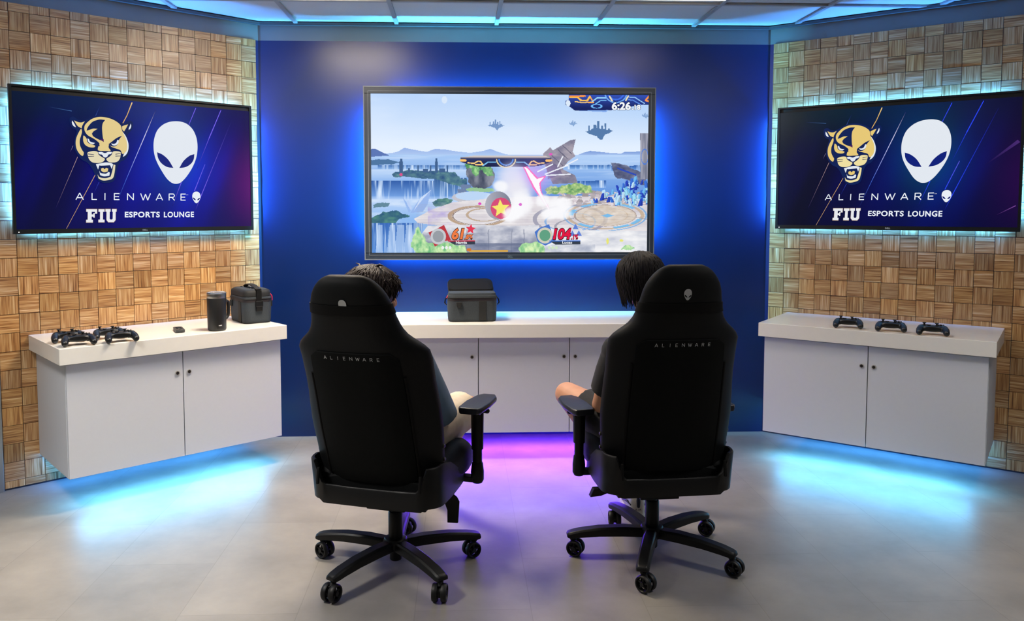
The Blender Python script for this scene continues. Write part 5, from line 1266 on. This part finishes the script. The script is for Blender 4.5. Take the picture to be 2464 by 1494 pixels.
# streaming remote
t = thing('remote_control', 'small dark grey remote control lying between gamepads and mug', 'remote control', (-1.842, -.752, ZW1), D(-2)); t.scale = (1.3, 1.3, 1.2)
R = Matrix.Rotation(D(-62), 3, 'Z'); rings = []
for z, g, dx in ((0.0005, .62, 0), (.007, .95, 0), (.011, 1.0, 0), (.0135, .96, 0)): rings.append([R @ V((x, y * g if abs(y) > .02 else y, z)) for x, y in [(px * (.7 + .3 * g), py) for px, py in ((-.048, -.017), (.048, -.017), (.052, -.010), (.052, .010), (.048, .017), (-.048, .017), (-.052, .010), (-.052, -.010))]])
bd = MB().loft(rings).build('body', MT['remote'], t, smooth=0, bev=.0012)
MB().lathe([(.0115, .0130), (.0115, .0146), (.0080, .0150), (.0070, .0142), (.001, .0142)], tuple(R @ V((-.022, 0, 0)))).build('selector_ring', MT['bag_dark'], t)
for k, (x, y) in enumerate(((.0, .008), (.0, -.008), (.016, .008), (.016, -.008), (.032, 0))): MB().lathe([(.0042, .0125), (.0042, .0143), (.003, .0147), (.0005, .0147)], tuple(R @ V((x, y, 0))), n=14).build('button', MT['bag_dark'], t)

# the two cooler bags
def box_ring(w_, d_, r, z, cx=0, cy=0, n=6):
    pts = []
    for sx, sy, a0 in ((1, 1, 0), (-1, 1, PI / 2), (-1, -1, PI), (1, -1, 1.5 * PI)):
        for k in range(n + 1):
            a = a0 + k * PI / 2 / n; pts.append((cx + sx * (w_ / 2 - r) + r * math.cos(a), cy + sy * (d_ / 2 - r) + r * math.sin(a), z))
    return pts
def cooler_bag(label, loc, rz, open_):
    t = thing('cooler_bag', label, 'bag', (*loc, ZW1), rz, 'grey cooler bags')
    w_, d_ = (.282 if open_ else .262), .165
    B = lambda rows, m, nm, par, **k: MB().loft([box_ring(w_ * a, d_ * c, r, z) for z, a, c, r in rows]).build(nm, m, par, smooth=50, **k)
    body = B(((0, .93, .90, .030), (.006, .965, .945, .034), (.02, .985, .97, .036), (.07, 1.0, 1.0, .038), (.122, 1.0, 1.0, .038)), MT['bag'], 'body', t)
    B(((.0, .90, .86, .028), (.003, .955, .93, .032), (.0065, .975, .955, .034)), MT['bag_dark'], 'base_piping', body)
    B(((.121, 1.006, 1.01, .038), (.138, 1.006, 1.01, .038)), MT['bag_trim'], 'zip_tape', body)
    B(((.1385, 1.0, 1.0, .038), (.150, .99, .985, .038), (.151, .96, .95, .036)), MT['bag'], 'collar', body)
    MB().tube([(x, y, .1385) for x, y, _ in box_ring(w_ * 1.012, d_ * 1.018, .04, 0)] + [box_ring(w_ * 1.012, d_ * 1.018, .04, .1385)[0]], .0026, 6).build('zip', MT['bag_dark'], body)
    if not open_:
        lid = B(((.151, .95, .93, .036), (.153, .985, .975, .038), (.172, .985, .975, .038), (.184, .95, .93, .036), (.190, .86, .80, .03)), MT['bag_dark'], 'lid', t)
        B(((.1835, .90, .86, .030), (.1925, .82, .74, .028)), MT['bag'], 'top_panel', lid)
        h = MB()
        pts = [(-.112, 0, .186), (-.098, 0, .199), (-.060, 0, .209), (0, 0, .212), (.050, 0, .207), (.080, 0, .198), (.092, 0, .188)]
        h.tube(pts, [.013, .014, .018, .019, .018, .014, .011], 14, flat=.32).build('handle', MT['bag_dark'], lid, smooth=60)
        for sx in (-1, 1): MB().box((sx * .085, 0, .1925), (.034, .05, .006)).build('handle_patch', MT['bag_dark'], lid, smooth=0, bev=.002)
        for sx in (-1, 1): MB().tube([(sx * .062, -.022, .194), (sx * .062, .022, .194)], .003, 8, round_=True).build('metal_loop', MT['steel'], lid)
    else:
        b = MB(); rings = []
        Rt = Matrix.Rotation(D(21), 3, 'X')
        for z, a, r in ((0, .90, .03), (.006, .94, .034), (.030, .94, .034), (.038, .88, .030)):
            rings.append([V((0, d_ * .46, .152)) + Rt @ V((x, y + d_ * .46, -z + .02)) for x, y, _ in box_ring(w_ * a, d_ * a, r, 0)])
        lid = b.loft(rings).build('lid', MT['strap'], t, smooth=50)
        b = MB(); b.loft([[V((0, d_ * .46, .152)) + Rt @ V((x, y + d_ * .46, z)) for x, y, _ in box_ring(w_ * .965, d_ * .965, .036, 0)] for z in (.002, .007)]); b.build('lid_piping', MT['bag_trim'], lid, smooth=50)
        B(((.150, .93, .90, .034), (.1515, .90, .86, .03)), MT['bag_dark'], 'lining', body)
        B(((.150, .97, .95, .036), (.164, .95, .92, .036), (.1645, .90, .85, .03)), MT['bag'], 'raised_edge', body)
    return t, body, w_, d_
# closed bag: one end towards the room, buckle strap down that end
a_ = D(-52)
t, body, w_, d_ = cooler_bag('closed grey cooler bag with black lid, handle and buckle strap, behind the mug', (-1.566, -.366), D(124.5), False)
MB().box((w_ / 2 * -1 - .003, 0, .158), (.005, .030, .060)).box((-w_ / 2 + .015, 0, .192), (.040, .030, .004)).build('strap', MT['strap'], body, smooth=0, bev=.001)
MB().box((-w_ / 2 - .007, 0, .112), (.012, .044, .034)).box((-w_ / 2 - .006, 0, .085), (.010, .036, .030)).build('buckle', MT['plastic'], body, smooth=0, bev=.003)
MB().tube([(-w_ / 2 + .03, -d_ / 2 + .002, .16), (-w_ / 2 + .022, -d_ / 2 - .003, .148), (-w_ / 2 + .022, -d_ / 2 - .004, .126)], .0024, 8, round_=True).build('zip_pull', MT['red'], body)
for x, y in ((-w_ / 2 + .05, -d_ / 2 - .006), (w_ / 2 - .06, d_ / 2 + .006)): MB().box((x, y, .105), (.022, .012, .036)).build('side_loop', MT['bag_dark'], body, smooth=0, bev=.003)
MB().box((-.055, d_ / 2 - .0005, .065), (.045, .006, .115)).build('pocket_band', MT['bag_dark'], body, smooth=0, bev=.002)
t, body, w_, d_ = cooler_bag('open grey cooler bag with its lid standing up, alone on the middle worktop', (-.290, -.385), D(2.5), True)
MB().box((.058, -d_ / 2 + .0005, .065), (.043, .006, .112)).build('pocket_band', MT['bag_dark'], body, smooth=0, bev=.002)
MB().prism([(-.020, .016), (.020, .016), (.017, -.006), (.008, -.018), (-.008, -.018), (-.017, -.006)], -.012, .0, lambda u, v, w2: (-.078 + u * .8, -d_ / 2 - .002 + w2, .100 + v)).build('front_ring_tab', MT['bag_dark'], body, smooth=0, bev=.002)
for sx in (-1, 1):
    MB().tube([(sx * (w_ / 2 - .004), -.02, .145), (sx * (w_ / 2 + .013), -.02, .125), (sx * (w_ / 2 + .017), -.02, .105), (sx * (w_ / 2 + .006), -.02, .092)], [.006, .008, .008, .006], 10, flat=.5).build('side_clip', MT['plastic'], body)
MB().tube([(-w_ / 2 - .001, -.05, .148), (-w_ / 2 - .006, -.055, .138)], .0024, 8, round_=True).build('zip_pull', MT['red'], body)
